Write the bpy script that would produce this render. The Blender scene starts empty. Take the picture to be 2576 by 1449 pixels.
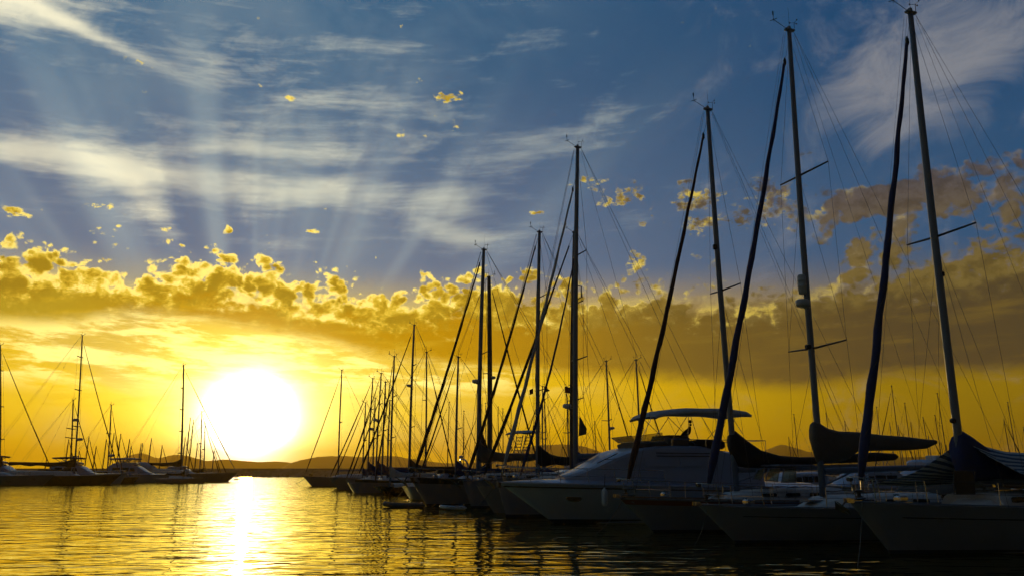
import bpy, bmesh, math, random
from mathutils import Vector, Matrix
R = math.radians
random.seed(7)
sc = bpy.context.scene
col = sc.collection

# ------------------------------------------------------------------ camera
CAM_H = 2.1
PITCH = 12.7
FPX = 2070.0          # focal length for a picture 2576 units wide (28.9 mm lens)
cd = bpy.data.cameras.new('camera'); cam = bpy.data.objects.new('camera', cd); col.objects.link(cam)
cd.sensor_width = 36.0; cd.lens = 36.0 * FPX / 2576.0
cd.clip_start = 0.1; cd.clip_end = 20000
cam.location = (0, 0, CAM_H); cam.rotation_euler = (R(90 + PITCH), 0, 0)
sc.camera = cam
CP, SP = math.cos(R(PITCH)), math.sin(R(PITCH))

def ray(px, py):      # direction of a point of the 2576x1449 picture
    a = (px - 1288.0) / FPX; b = (724.5 - py) / FPX
    return Vector((a, CP - b * SP, SP + b * CP))
def P(px, py, Y):     # the point of that ray at distance Y ahead
    d = ray(px, py); s = Y / d.y
    return Vector((d.x * s, Y, CAM_H + d.z * s))
def G(px, py, z=0.0): # the point of that ray on the water
    d = ray(px, py); s = (z - CAM_H) / d.z
    return Vector((d.x * s, d.y * s, z))
def proj(p):
    x, y, z = p[0], p[1], p[2] - CAM_H
    f = y * CP + z * SP; u = -y * SP + z * CP
    return (1288 + FPX * x / f, 724.5 - FPX * u / f)
def AE(px, py):       # azimuth and elevation in degrees
    d = ray(px, py).normalized()
    return math.degrees(math.atan2(d.x, d.y)), math.degrees(math.asin(d.z))

SUN_AZ, SUN_EL = AE(628, 1058)

# ------------------------------------------------------------------ world
w = bpy.data.worlds.new('World'); sc.world = w; w.use_nodes = True
nt = w.node_tree; nt.nodes.clear()

class X:              # a socket with arithmetic
    def __init__(s, k): s.k = k
    def __add__(a, b): return M('ADD', a, b)
    __radd__ = __add__
    def __sub__(a, b): return M('SUBTRACT', a, b)
    def __rsub__(a, b): return M('SUBTRACT', b, a)
    def __mul__(a, b): return M('MULTIPLY', a, b)
    __rmul__ = __mul__
    def __truediv__(a, b): return M('DIVIDE', a, b)
    def __rtruediv__(a, b): return M('DIVIDE', b, a)
TREE = [nt]
def N(t, **kw):
    n = TREE[0].nodes.new(t)
    for k, v in kw.items(): setattr(n, k, v)
    return n
def put(sock, v):
    if isinstance(v, X): TREE[0].links.new(v.k, sock)
    else: sock.default_value = v
def M(op, *a, clamp=False):
    n = N('ShaderNodeMath', operation=op, use_clamp=clamp)
    for i, v in enumerate(a): put(n.inputs[i], v)
    return X(n.outputs[0])
def sst(v, a, b):     # smoothstep from a to b
    n = N('ShaderNodeMapRange', interpolation_type='SMOOTHSTEP')
    put(n.inputs[0], v); put(n.inputs[1], a); put(n.inputs[2], b); n.inputs[3].default_value = 0; n.inputs[4].default_value = 1
    return X(n.outputs[0])
def lin(v, a, b, c=0.0, d=1.0):
    n = N('ShaderNodeMapRange'); n.clamp = True
    put(n.inputs[0], v); put(n.inputs[1], a); put(n.inputs[2], b); put(n.inputs[3], c); put(n.inputs[4], d)
    return X(n.outputs[0])
def mx(f, a, b):      # mix colours
    n = N('ShaderNodeMix', data_type='RGBA'); n.clamp_factor = True
    put(n.inputs[0], f)
    for s, v in ((n.inputs[6], a), (n.inputs[7], b)):
        if isinstance(v, X): TREE[0].links.new(v.k, s)
        else: s.default_value = (*v, 1)
    return X(n.outputs[2])
def addc(f, a, b):
    n = N('ShaderNodeMix', data_type='RGBA', blend_type='ADD'); n.clamp_factor = False
    put(n.inputs[0], f)
    for s, v in ((n.inputs[6], a), (n.inputs[7], b)):
        if isinstance(v, X): TREE[0].links.new(v.k, s)
        else: s.default_value = (*v, 1)
    return X(n.outputs[2])
def vec(x, y, z=0.0):
    n = N('ShaderNodeCombineXYZ'); put(n.inputs[0], x); put(n.inputs[1], y); put(n.inputs[2], z); return X(n.outputs[0])
def noise(v, scale, detail=4, rough=.55, dist=0.0, dim='3D'):
    n = N('ShaderNodeTexNoise', noise_dimensions=dim); put(n.inputs['Vector'], v)
    n.inputs['Scale'].default_value = scale; n.inputs['Detail'].default_value = detail
    n.inputs['Roughness'].default_value = rough; n.inputs['Distortion'].default_value = dist
    return X(n.outputs[0])
def voro(v, scale):
    n = N('ShaderNodeTexVoronoi', feature='F1', voronoi_dimensions='2D'); put(n.inputs['Vector'], v)
    n.inputs['Scale'].default_value = scale
    return X(n.outputs['Distance'])
def curve(v, pts, lo, hi, vlo, vhi):   # piecewise function through the points
    n = N('ShaderNodeFloatCurve'); c = n.mapping.curves[0]
    q = sorted(((p[0] - lo) / (hi - lo), (p[1] - vlo) / (vhi - vlo)) for p in pts)
    while len(c.points) < len(q): c.points.new(.5, .5)
    for i, (a, b) in enumerate(q):
        c.points[i].location = (a, b); c.points[i].handle_type = 'AUTO'
    n.mapping.use_clip = True; n.mapping.update()
    put(n.inputs['Value'], lin(v, lo, hi))
    return X(n.outputs[0]) * (vhi - vlo) + vlo

tc = N('ShaderNodeTexCoord')
sep = N('ShaderNodeSeparateXYZ'); nt.links.new(tc.outputs['Generated'], sep.inputs[0])
dx, dy, dz = (X(sep.outputs[i]) for i in range(3))
U = M('ARCTAN2', dx, dy) * (180 / math.pi)
V = M('MAXIMUM', M('ARCSINE', dz) * (180 / math.pi), 0.0)
UV = vec(U, V)
def VM(op, *a, out=0):
    n = N('ShaderNodeVectorMath', operation=op)
    for i, v in enumerate(a): put(n.inputs[i], v)
    return X(n.outputs[out])
def blob(acc, px, py, rx, ry, k, tilt=0.0):     # acc + k * a soft spot round a direction of the sky
    u0, v0 = AE(px, py); sx, sy = 36.0 / rx, 36.0 / ry
    if tilt:
        ca, sa = math.cos(R(tilt)), math.sin(R(tilt))
        a = M('ADD', VM('DOT_PRODUCT', UV, (ca * sx, sa * sx, 0), out=1), -(u0 * ca + v0 * sa) * sx)
        b = M('ADD', VM('DOT_PRODUCT', UV, (-sa * sy, ca * sy, 0), out=1), -(-u0 * sa + v0 * ca) * sy)
        r2 = M('MULTIPLY_ADD', a, a, b * b)
    else:
        q = VM('MULTIPLY_ADD', UV, (sx, sy, 0), (-u0 * sx, -v0 * sy, 0)); r2 = VM('DOT_PRODUCT', q, q, out=1)
    return M('MULTIPLY_ADD', M('POWER', .3679, r2), k, acc)

su = U - SUN_AZ; sv = V - SUN_EL
asu = M('ABSOLUTE', su)
sdist = M('SQRT', su * su + sv * sv)

# clear sky between the clouds
blue = mx(sst(U, -34, 30), (.045, .145, .265), (.006, .060, .160))
blue = mx(sst(asu, 50, 92), blue, (.004, .013, .032))
lav = mx(sst(U, -20, 34), (.150, .215, .32), (.022, .088, .195))
lav = mx(sst(asu, 50, 92), lav, (.005, .014, .032))
base = mx(sst(V, 30, 12), blue, lav)
base = mx(sst(V, 50, 90), base, (.008, .024, .056))

gold = mx(sst(asu, 2, 22), (1.15, .80, .06), (.93, .56, .004))
gold = mx(sst(asu, 17, 46), gold, (.30, .185, .006))
gold = mx(sst(asu, 50, 90), gold, (.006, .011, .020))
gold = mx(sst(V, 5.5, .6), gold, mx(sst(asu, 10, 52), (.95, .52, .004), (.26, .15, .008)))
base = mx(sst(V, 14.5, 8.0), base, gold)

# thin high cloud, drawn out by the wind
ci = noise(vec(U * .055 + V * .03 + 3.3, V * .30 - U * .022), 1.9, 8, .64, .25, '2D')
ci2 = noise(vec(U * .16 - V * .09 + 8.1, V * .20 + U * .04), 1.1, 7, .68, .5, '2D')
c = 0.0
for a in ((200, 410, 560, 46, 1.05), (720, 380, 300, 30, .7), (1140, 590, 110, 30, 1.0, -12), (1140, 510, 80, 50, .7),
          (0, 0, 210, 40, 1.0), (210, 78, 240, 14, .55, -14), (920, 500, 230, 46, .62), (400, 545, 190, 40, .5, -50), (1430, 330, 210, 40, .5, 12),
          (900, 300, 340, 70, .3), (700, 150, 400, 100, .18)):
    c = blob(c, *a)
fib = noise(vec(U * .10 + V * .05, V * 1.1 - U * .06), 2.2, 5, .6, .2, '2D')
ci_amt = c + ci * 1.5 + ci2 * .8 + fib * .5 - sst(U, 0, 24) * .32
cis = sst(ci_amt, 1.46, 2.70)
cicol = mx(sst(U, -32, 8), (.95, .90, .66), (.52, .57, .50))
base = mx(M('POWER', cis, .85) * sst(V, 12.5, 16.5), base, cicol)
c = 0.0
for a in ((2240, 250, 120, 110, .85, 30), (2210, 330, 70, 40, .5), (2480, 60, 260, 95, 1.1), (2420, 170, 130, 90, .6, 30), (2080, 40, 60, 60, .25)):
    c = blob(c, *a)
cis2 = sst(c * .62 + ci2 * 1.9 + ci * .4, 1.12, 2.15)
base = mx(cis2 * .85 * sst(U, 8, 18), base, (.25, .26, .29))
haze = sst(noise(vec(U * .05 + V * .03, V * .09), 1.6, 5, .58, .5, '2D'), .36, .70)
base = mx(haze * .36 * sst(U, 16, -22), base, (.23, .31, .36))

# sunbeams fanning out from behind the bank
ang = M('ARCTAN2', su, sv + 4.0)
rays = sst(noise(vec(ang * 4.2 + 5.0, sdist * .006), 1.25, 2, .5, 0, '2D'), .46, .70)
rfade = sst(V, 11.5, 15.0) * sst(V, 34, 15) * sst(M('ABSOLUTE', ang), 1.25, .35)
def beam(px, py, wd):
    t = math.atan2(AE(px, py)[0] - SUN_AZ, AE(px, py)[1] - SUN_EL + 4.0)
    q = M('MULTIPLY_ADD', ang, 1 / wd, -t / wd); return M('POWER', .3679, q * q)
bm = beam(645, 520, .016) * .42 + beam(520, 400, .05) * .3 + beam(935, 480, .045) * .6
dray = sst(noise(vec(ang * 3.1 + 11.0, sdist * .008), 1.4, 2, .5, 0, '2D'), .46, .64)
base = mx(dray * rfade * .42, base, (.075, .125, .235))
base = addc((rays * .75 + bm) * rfade * .18, base, (.85, .92, .66))

# ---- cumulus bank
tp = [(-60, 568), (60, 566), (200, 556), (330, 592), (480, 586), (620, 596), (760, 634), (900, 652), (1000, 668), (1140, 648), (1290, 655), (1450, 650), (1600, 640), (1760, 640), (1950, 630), (2140, 590), (2330, 550), (2576, 510), (2700, 500)]
bp = [(-60, 812), (150, 822), (330, 800), (480, 812), (640, 842), (800, 868), (950, 905), (1100, 925), (1300, 942), (1500, 955), (1750, 968), (2000, 985), (2200, 960), (2576, 945), (2700, 945)]
Tc = curve(U, [AE(*p) for p in tp], -40, 40, 0, 30)
Bc = curve(U, [AE(*p) for p in bp], -40, 40, 0, 30)
wn = noise(vec(U, V), .5, 1, .5, 0, '2D')
cw = vec(U * .92 + (wn - .5) * .8, V * 1.16 + (wn - .5) * .6)
f1 = noise(cw, .36, 11, .66, 0, '2D')
v1 = voro(VM('ADD', cw, vec(f1 * 1.2, f1 * -.9)), .62)
v2 = voro(VM('ADD', cw, vec(f1 * .6, f1 * .5)), 1.7)
nz = f1 * .86 + (1.0 - v1) * .24 + (1.0 - v2) * .20 - .15
above = V - Tc
right = sst(U, -1, 17)
thr = M('MINIMUM', lin(above, -5.0, 1.5, .20, .87) * (1.0 - right) + lin(above, -5.8, 1.0, .35, .80) * right, .80)
puffs = [(340, 155, 34, 11, .26), (365, 232, 18, 8, .2), (545, 210, 30, 10, .16), (730, 248, 26, 8, .26), (1112, 244, 36, 15, .36), (1162, 242, 16, 16, .34), (1095, 303, 10, 16, .34),
         (1142, 313, 15, 19, .34), (1070, 342, 10, 4, .26), (1475, 458, 50, 16, .35), (1580, 497, 58, 22, .38), (1620, 563, 20, 9, .30), (1600, 658, 22, 22, .36),
         (1730, 458, 24, 8, .3), (1730, 518, 55, 12, .34), (1750, 488, 60, 14, .34), (1760, 562, 66, 18, .32), (1930, 482, 50, 34, .36), (2010, 390, 26, 7, .30), (225, 515, 50, 12, .32),
         (105, 530, 8, 8, .28), (25, 530, 34, 13, .34), (415, 578, 20, 8, .26), (575, 580, 8, 8, .26), (780, 582, 20, 5, .28), (1345, 535, 22, 5, .28), (1875, 560, 60, 24, .26),
         (2160, 640, 20, 20, .28), (2550, 660, 60, 24, .3),
         (2130, 505, 130, 36, .34), (2450, 462, 210, 58, .40), (2270, 505, 110, 26, .26), (2330, 690, 130, 44, .22), (2080, 610, 150, 30, .16)]
acc, small = 0.0, 0.0
for (a, b, c, d, s) in puffs:
    if c > 100: acc = blob(acc, a, b, c * 1.2, d * 1.3, s * .98)
    else: small = blob(small, a, b, c * 1.25, d * 1.35, s * 1.16)
torn = noise(vec(U * 1.5 + V * .8, V * 3.0 - U * .5), .75, 8, .72, .2, '2D')
small = small * lin(torn, .34, .60, .35, 1.32)
dens = nz + acc + small - thr
f1b = noise(VM('ADD', cw, (-.25, .50, 0)), .36, 7, .66, 0, '2D')
relief = f1 - f1b
thick = lin(dens, 0.02, .20)
alpha = sst(dens, 0.0, sst(U, -4, 16) * .09 + .08 + M('MINIMUM', small, .3) * .25)
inner = noise(vec(U * 1.0 + 9.0, V * 1.4), .66, 8, .70, 0, '2D')
leftup = sst(U, 2, -16)
# lit rims, brightest toward the sun
rim = mx(sst(sdist, 8, 40), (1.3, 1.02, .24), (.64, .47, .075))
rim = mx(sst(sdist, 36, 52), rim, (.22, .17, .12))
rim = mx(sst(sdist, 52, 90), rim, (.012, .016, .026))
body = mx(sst(asu, 10, 34), (.60, .37, .018), (.175, .125, .036))
body = mx(sst(V, 11.5, 20) * sst(U, -2, 22), body, (.072, .070, .092))
body = mx(sst(asu, 50, 92), body, (.006, .010, .020))
lit = sst(inner * 1.15 + (1.0 - thick) * .50 + (v1 - .4) * .22 + leftup * .17 - sst(U, 6, 24) * .16 + relief * 1.7 + small * .55, .60, 1.22)
body = mx(sst(inner + relief * 1.5, .28, .66), mx(.36, body, (0.0, 0.0, 0.0)), body)
midc = mx(sst(sdist, 12, 36), (.86, .58, .05), (.28, .205, .055))
midc = mx(sst(sdist, 34, 50), midc, (.15, .125, .10))
midc = mx(sst(sdist, 52, 90), midc, (.008, .012, .022))
ccol = mx(sst(lit, .0, .55), body, mx(sst(lit, .45, 1.0), midc, rim))
inband = sst(V, Bc - .35, Bc + 1.1 + (inner - .5) * 1.6)
streak = noise(vec(U * .09 + 4.0, V * .75 - U * .035), 1.7, 7, .62, .1, '2D')
# the smooth underside of the bank
low = mx(sst(asu, 11, 32), (.52, .26, .003), (.22, .135, .016))
low = mx(sst(U, 2, 28), low, (.070, .052, .026))
low = mx(sst(U, -20, -31), low, (.48, .32, .02))
low = mx(sst(asu, 50, 92), low, (.005, .009, .017))
low = mx(sst(streak, .48, .76) * .38, low, mx(sst(U, -20, 14), (.90, .56, .02), (.28, .18, .025)))
solid = M('MAXIMUM', alpha, sst(above + (streak - .5) * 2.5, -2.6, -4.6))
tolow = sst(above + (inner - .5) * 5.0 + (streak - .5) * 2.0, -3.5, -5.4)
skyc = mx(solid * inband, base, mx(tolow, ccol, low))

# bright ragged streaks under the bank
ub = sst(V, Bc + .9, Bc - .5) * sst(V, 4.5, 6.6)
s2 = noise(vec(U * .11 + 10.0, V * .60 + U * .03), 1.9, 8, .66, .12, '2D')
skyc = mx(ub * sst(s2, .40, .62) * sst(sdist, 26, 12), skyc, (1.5, 1.25, .36))
skyc = mx(sst(V, Bc + .4, Bc - .3) * sst(V, 5.4, 6.4) * sst(s2, .54, .42) * .55 * sst(asu, 26, 14), skyc, (.80, .50, .03))
band = sst(V, 3.4, 4.2) * sst(V, 5.3, 4.6) * sst(streak, .44, .60)
skyc = mx(band * .40 * sst(U, 4, -6) * sst(U, -34, -26), skyc, (.80, .50, .012))
# low flat clouds over the hills
lf = blob(blob(blob(ci * .0, 1030, 1121, 62, 13, 1.0), 1275, 1125, 60, 9, .5), 2020, 1128, 90, 14, .5)
skyc = mx(sst(lf * .8 + s2 * .35, .42, .72) * .55, skyc, (.42, .235, .008))

# the sun's glow
def glow(a, b): return M('POWER', .3679, M('MULTIPLY_ADD', su * su, 1 / a, sv * sv * (1 / b)))
skyc = addc(glow(3.9, 3.6) * 12.0, skyc, (1.0, 1.0, 1.1))
skyc = addc(glow(19.0, 12.5) * 2.6, skyc, (1.0, .90, .36))
skyc = addc(glow(64.0, 15.0) * 1.0, skyc, (1.0, .78, .05))
skyc = addc(glow(260.0, 24.0) * .20, skyc, (1.0, .66, .0))

# a little of the physical dusk sky under it all
ns = N('ShaderNodeTexSky', sky_type='NISHITA'); ns.sun_disc = False
ns.sun_elevation = R(SUN_EL); ns.sun_rotation = R(SUN_AZ)
bg1 = N('ShaderNodeBackground'); nt.links.new(skyc.k, bg1.inputs[0]); bg1.inputs[1].default_value = 1.0
bg2 = N('ShaderNodeBackground'); nt.links.new(ns.outputs[0], bg2.inputs[0]); bg2.inputs[1].default_value = .0002
ad = N('ShaderNodeAddShader'); nt.links.new(bg1.outputs[0], ad.inputs[0]); nt.links.new(bg2.outputs[0], ad.inputs[1])
wo = N('ShaderNodeOutputWorld'); nt.links.new(ad.outputs[0], wo.inputs[0])
w.cycles.sampling_method = 'MANUAL'; w.cycles.sample_map_resolution = 512

# ------------------------------------------------------------------ sun lamp
sd = bpy.data.lights.new('sun', 'SUN'); sd.energy = 1.1; sd.angle = R(.6); sd.color = (1.0, .62, .18)
so = bpy.data.objects.new('sun', sd); col.objects.link(so)
sdir = Vector((math.sin(R(SUN_AZ)) * math.cos(R(SUN_EL)), math.cos(R(SUN_AZ)) * math.cos(R(SUN_EL)), math.sin(R(SUN_EL))))
so.rotation_euler = sdir.to_track_quat('Z', 'Y').to_euler(); so.location = (-30, 90, 40)

vs = sc.view_settings
vs.view_transform = 'Standard'; vs.look = 'None'; vs.exposure = 0; vs.gamma = 1; vs.use_curve_mapping = False
sc.cycles.use_denoising = True
sc.cycles.use_adaptive_sampling = True; sc.cycles.adaptive_threshold = .03; sc.cycles.adaptive_min_samples = 12
sc.cycles.max_bounces = 6; sc.cycles.transparent_max_bounces = 12
sc.cycles.sample_clamp_indirect = 8
sc.render.film_transparent = False
# ------------------------------------------------------------------ materials
MATS = {}
def mat(name, c, rough=.5, metal=0.0, var=.12, scale=6.0, bump=0.0, spec=.5, wear=None):
    if name in MATS: return MATS[name]
    m = bpy.data.materials.new(name); m.use_nodes = True; t = m.node_tree; TREE[0] = t
    b = t.nodes['Principled BSDF']; b.inputs['Roughness'].default_value = rough; b.inputs['Metallic'].default_value = metal
    b.inputs['Specular IOR Level'].default_value = spec
    tcn = N('ShaderNodeTexCoord'); o = X(tcn.outputs['Object'])
    n1 = noise(o, scale, 5, .6); n2 = noise(o, scale * .23, 3, .5)
    d = tuple(max(0, v * (1 - var * 1.6)) for v in c); l = tuple(v * (1 + var) for v in c)
    cc = mx(lin(n1 * .6 + n2 * .4, .32, .68), d, l)
    if wear: cc = mx(sst(noise(o, scale * 2.1, 7, .7), .60, .70) * .7, cc, wear)
    t.links.new(cc.k, b.inputs['Base Color'])
    put(b.inputs['Roughness'], lin(n1, .3, .7, rough * .8, min(1, rough * 1.25)))
    if bump:
        bn = N('ShaderNodeBump'); bn.inputs['Distance'].default_value = bump; put(bn.inputs['Height'], noise(o, scale * 4, 4, .6)); t.links.new(bn.outputs[0], b.inputs['Normal'])
    MATS[name] = m; return m

# ------------------------------------------------------------------ object helpers
def obj(name, geo, m=None, parent=None, smooth=False):
    v, f = geo
    me = bpy.data.meshes.new(name); me.from_pydata([tuple(p) for p in v], [], f); me.update()
    if m: me.materials.append(m)
    if smooth: me.polygons.foreach_set('use_smooth', [True] * len(me.polygons))
    o = bpy.data.objects.new(name, me); col.objects.link(o)
    if parent: o.parent = parent
    return o
def tag(o, label=None, cat=None, group=None, kind=None):
    if label: o['label'] = label
    if cat: o['category'] = cat
    if group: o['group'] = group
    if kind: o['kind'] = kind
    return o
def empty(name, loc, rz, label, cat, group=None):
    o = bpy.data.objects.new(name, None); col.objects.link(o); o.location = loc; o.rotation_euler = (0, 0, rz)
    o.empty_display_size = .3
    return tag(o, label, cat, group)
def join(*gs):
    v, f = [], []
    for a, b in gs:
        k = len(v); v += list(a); f += [tuple(i + k for i in q) for q in b]
    return v, f
def box(c, s, rz=0.0, ry=0.0):
    cx, cy, cz = c; a, b, h = s[0] / 2, s[1] / 2, s[2] / 2
    v = [Vector((i * a, j * b, k * h)) for i in (-1, 1) for j in (-1, 1) for k in (-1, 1)]
    m = Matrix.Rotation(rz, 3, 'Z') @ Matrix.Rotation(ry, 3, 'Y')
    v = [m @ p + Vector(c) for p in v]
    return v, [(0, 1, 3, 2), (4, 6, 7, 5), (0, 4, 5, 1), (2, 3, 7, 6), (0, 2, 6, 4), (1, 5, 7, 3)]
def rbox(c, s, r=.03, rz=0.0):    # box with chamfered edges
    a, b, h = s[0] / 2, s[1] / 2, s[2] / 2; r = min(r, a * .9, b * .9, h * .9)
    rings = []
    for (z, k) in ((-h, r), (-h + r, 0), (h - r, 0), (h, r)):
        A, B = a - k, b - k; q = min(r, A * .5, B * .5)
        rings.append([Vector(p) for p in ((-A + q, -B, z), (A - q, -B, z), (A, -B + q, z), (A, B - q, z), (A - q, B, z), (-A + q, B, z), (-A, B - q, z), (-A, -B + q, z))])
    m = Matrix.Rotation(rz, 3, 'Z')
    rings = [[m @ p + Vector(c) for p in g] for g in rings]
    return loft(rings, closed=True, caps=True)
def loft(rings, closed=True, caps=True):
    n = len(rings[0]); v = [p for r in rings for p in r]; f = []
    for i in range(len(rings) - 1):
        for j in range(n if closed else n - 1):
            a = i * n + j; b = i * n + (j + 1) % n
            f.append((a, b, b + n, a + n))
    if caps:
        f.append(tuple(range(n))[::-1]); k = (len(rings) - 1) * n; f.append(tuple(range(k, k + n)))
    return v, f
def tube(pts, r, n=6, caps=True, flat=1.0):
    pts = [Vector(p) for p in pts]
    rad = r if isinstance(r, (list, tuple)) else [r] * len(pts)
    rings = []; up = None
    for i, p in enumerate(pts):
        t = (pts[min(i + 1, len(pts) - 1)] - pts[max(i - 1, 0)])
        if t.length < 1e-9: t = Vector((0, 0, 1))
        t.normalize()
        if up is None:
            up = Vector((0, 0, 1)) if abs(t.z) < .9 else Vector((0, 1, 0))
        a = t.cross(up)
        if a.length < 1e-4: a = t.cross(Vector((1, 0, 0)))
        a.normalize(); b = a.cross(t); b.normalize(); up = b
        rings.append([p + a * math.cos(2 * math.pi * k / n) * rad[i] + b * math.sin(2 * math.pi * k / n) * rad[i] * flat for k in range(n)])
    return loft(rings, True, caps)
def lathe(prof, c=(0, 0, 0), n=10, ax='Z'):
    rings = []
    for r, z in prof:
        ring = []
        for k in range(n):
            a = 2 * math.pi * k / n
            p = (r * math.cos(a), r * math.sin(a), z) if ax == 'Z' else (z, r * math.cos(a), r * math.sin(a))
            ring.append(Vector(p) + Vector(c))
        rings.append(ring)
    return loft(rings, True, True)
def cpoly(pts, sub=4):   # smooth curve through points
    pts = [Vector(p) for p in pts]; o = []
    for i in range(len(pts) - 1):
        p0, p1, p2, p3 = pts[max(i - 1, 0)], pts[i], pts[i + 1], pts[min(i + 2, len(pts) - 1)]
        for k in range(sub):
            t = k / sub
            o.append(.5 * ((2 * p1) + (p2 - p0) * t + (2 * p0 - 5 * p1 + 4 * p2 - p3) * t * t + (3 * p1 - p0 - 3 * p2 + p3) * t ** 3))
    o.append(pts[-1]); return o

# ------------------------------------------------------------------ water
def make_water():
    m = bpy.data.materials.new('harbour_water'); m.use_nodes = True; t = m.node_tree; TREE[0] = t
    b = t.nodes['Principled BSDF']
    b.inputs['Base Color'].default_value = (.004, .010, .012, 1); b.inputs['Roughness'].default_value = .015
    b.inputs['IOR'].default_value = 1.4
    b.inputs['Specular IOR Level'].default_value = .5
    tcn = N('ShaderNodeTexCoord'); sp = N('ShaderNodeSeparateXYZ'); t.links.new(tcn.outputs['Object'], sp.inputs[0])
    x, y = X(sp.outputs[0]), X(sp.outputs[1])
    far = sst(y, 30.0, 170.0)
    w1 = noise(vec(x * .42 + y * .10, y * .95, 0.0), .9, 2, .45, .4)       # long low undulations
    w2 = noise(vec(x * .75 - y * .2, y * 1.5 + x * .1, 4.0), 1.3, 1.5, .45, .5)      # wavelets
    w3 = noise(vec(x * 1.0, y * 1.6, 9.0), 6.0, 2, .5, .2)
    patch = lin(noise(vec(x * .05, y * .09, 1.0), 1.0, 3, .5), .35, .65, .65, 1.2)
    h = w1 * .082 + w2 * .036 * patch + w3 * .0010 * patch
    bn = N('ShaderNodeBump'); bn.inputs['Distance'].default_value = 1.0
    put(bn.inputs['Strength'], 1.0); put(bn.inputs['Height'], h)
    t.links.new(bn.outputs[0], b.inputs['Normal'])
    gl = N('ShaderNodeBsdfGlossy'); gl.inputs['Color'].default_value = (1.0, .85, .28, 1); gl.inputs['Roughness'].default_value = .015  # added mirror layer, its gold tint strengthens the golden reflection beyond plain water
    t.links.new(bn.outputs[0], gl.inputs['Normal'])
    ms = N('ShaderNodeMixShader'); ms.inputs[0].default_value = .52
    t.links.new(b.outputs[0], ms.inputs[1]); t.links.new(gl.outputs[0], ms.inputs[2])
    t.links.new(ms.outputs[0], t.nodes['Material Output'].inputs['Surface'])
    return m
S = 3550.0
xs = [-S, -600, -200, -80, -30, 0, 30, 80, 200, 600, S]; ys = [-100, 5, 30, 60, 110, 200, 400, 900, 3000, S]
v = [(a, b, 0) for b in ys for a in xs]; nx = len(xs)
f = [(j * nx + i, j * nx + i + 1, (j + 1) * nx + i + 1, (j + 1) * nx + i) for j in range(len(ys) - 1) for i in range(nx - 1)]
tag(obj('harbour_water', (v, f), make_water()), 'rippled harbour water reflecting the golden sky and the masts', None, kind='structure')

# ------------------------------------------------------------------ hills
def hill(name, outline, Y, depth, label, c):
    """outline: picture points of the ridge; the hill falls to the water in front and behind."""
    pts = [P(px, py, Y) for px, py in outline]
    fine = cpoly(pts, 8); rows = []; rnd = random.Random(len(outline) * 7 + int(Y))
    jit = [rnd.uniform(-1, 1) for _ in fine]
    for k, (off, hh) in enumerate(((-1, 0), (-.72, .30), (-.42, .62), (-.16, .90), (0, 1), (.3, .8), (.7, .4), (1, 0))):
        rows.append([Vector((p.x * (1 + off * depth / Y), p.y + off * depth, -1 + max(0, (p.z + 1) * hh + (jit[(i * 3 + k * 5) % len(jit)] * p.z * .045 if 0 < hh < 1 else jit[i] * p.z * .012 * (hh > 0))))) for i, p in enumerate(fine)])
    o = obj(name, loft(rows, False, False), mat('hill_' + name, c, .9, var=.4, scale=.012), None, True)
    return tag(o, label, None, kind='structure')
hill('hills', [(250, 1186), (283, 1168), (312, 1150), (345, 1140), (366, 1141), (398, 1151), (440, 1143), (475, 1147), (520, 1158), (560, 1155), (600, 1157), (650, 1161), (700, 1160), (760, 1168), (830, 1186)], 4200, 500, 'low hills on the horizon left of the sun', (.07, .08, .035))
hill('hills', [(690, 1186), (735, 1163), (775, 1153), (805, 1148), (868, 1146), (905, 1149), (980, 1146), (1040, 1154), (1120, 1164), (1200, 1162), (1262, 1148), (1310, 1130), (1360, 1119), (1430, 1118), (1475, 1124), (1530, 1142), (1600, 1150), (1700, 1160), (1800, 1166), (1900, 1140), (1962, 1119), (1995, 1124), (2060, 1140), (2200, 1150), (2400, 1148), (2600, 1160), (2800, 1186)], 3600, 500, 'long hazy ridge behind the masts', (.07, .08, .035))

# ------------------------------------------------------------------ breakwater
def breakwater():
    Y = 600.0
    top = P(700, 1177.5, Y).z
    root = empty('breakwater', (0, Y, 0), 0, 'long low stone breakwater closing the harbour mouth', 'breakwater')
    n = 120; rows = []
    rnd = random.Random(3)
    for j, (dy, z) in enumerate(((-9, -1.5), (-5.5, 1.2), (-2.4, top - 1.0), (-2.0, top), (2.0, top), (2.0, -1.5))):
        rows.append([Vector((-620 + 1500 * i / n, dy + (rnd.uniform(-.8, .8) if j in (0, 1, 2) else 0), z + (rnd.uniform(-.35, .35) if j in (1, 2) else 0))) for i in range(n + 1)])
    obj('wall', loft(rows, False, False), mat('breakwater_stone', (.22, .19, .15), .9, var=.35, scale=.5, bump=.05), root)
    rocks = []
    for i in range(420):
        x = rnd.uniform(-600, 860); s = rnd.uniform(.7, 1.5); b = box((x, rnd.uniform(-9.5, -3.5), rnd.uniform(-.2, 1.6)), (s * 1.3, s, s), rnd.uniform(0, 3), rnd.uniform(-.5, .5)); rocks.append(b)
    tag(obj('rock_armour', join(*rocks), mat('rock', (.16, .14, .12), .95, var=.4, scale=.8), root), kind='stuff')
breakwater()
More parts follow.
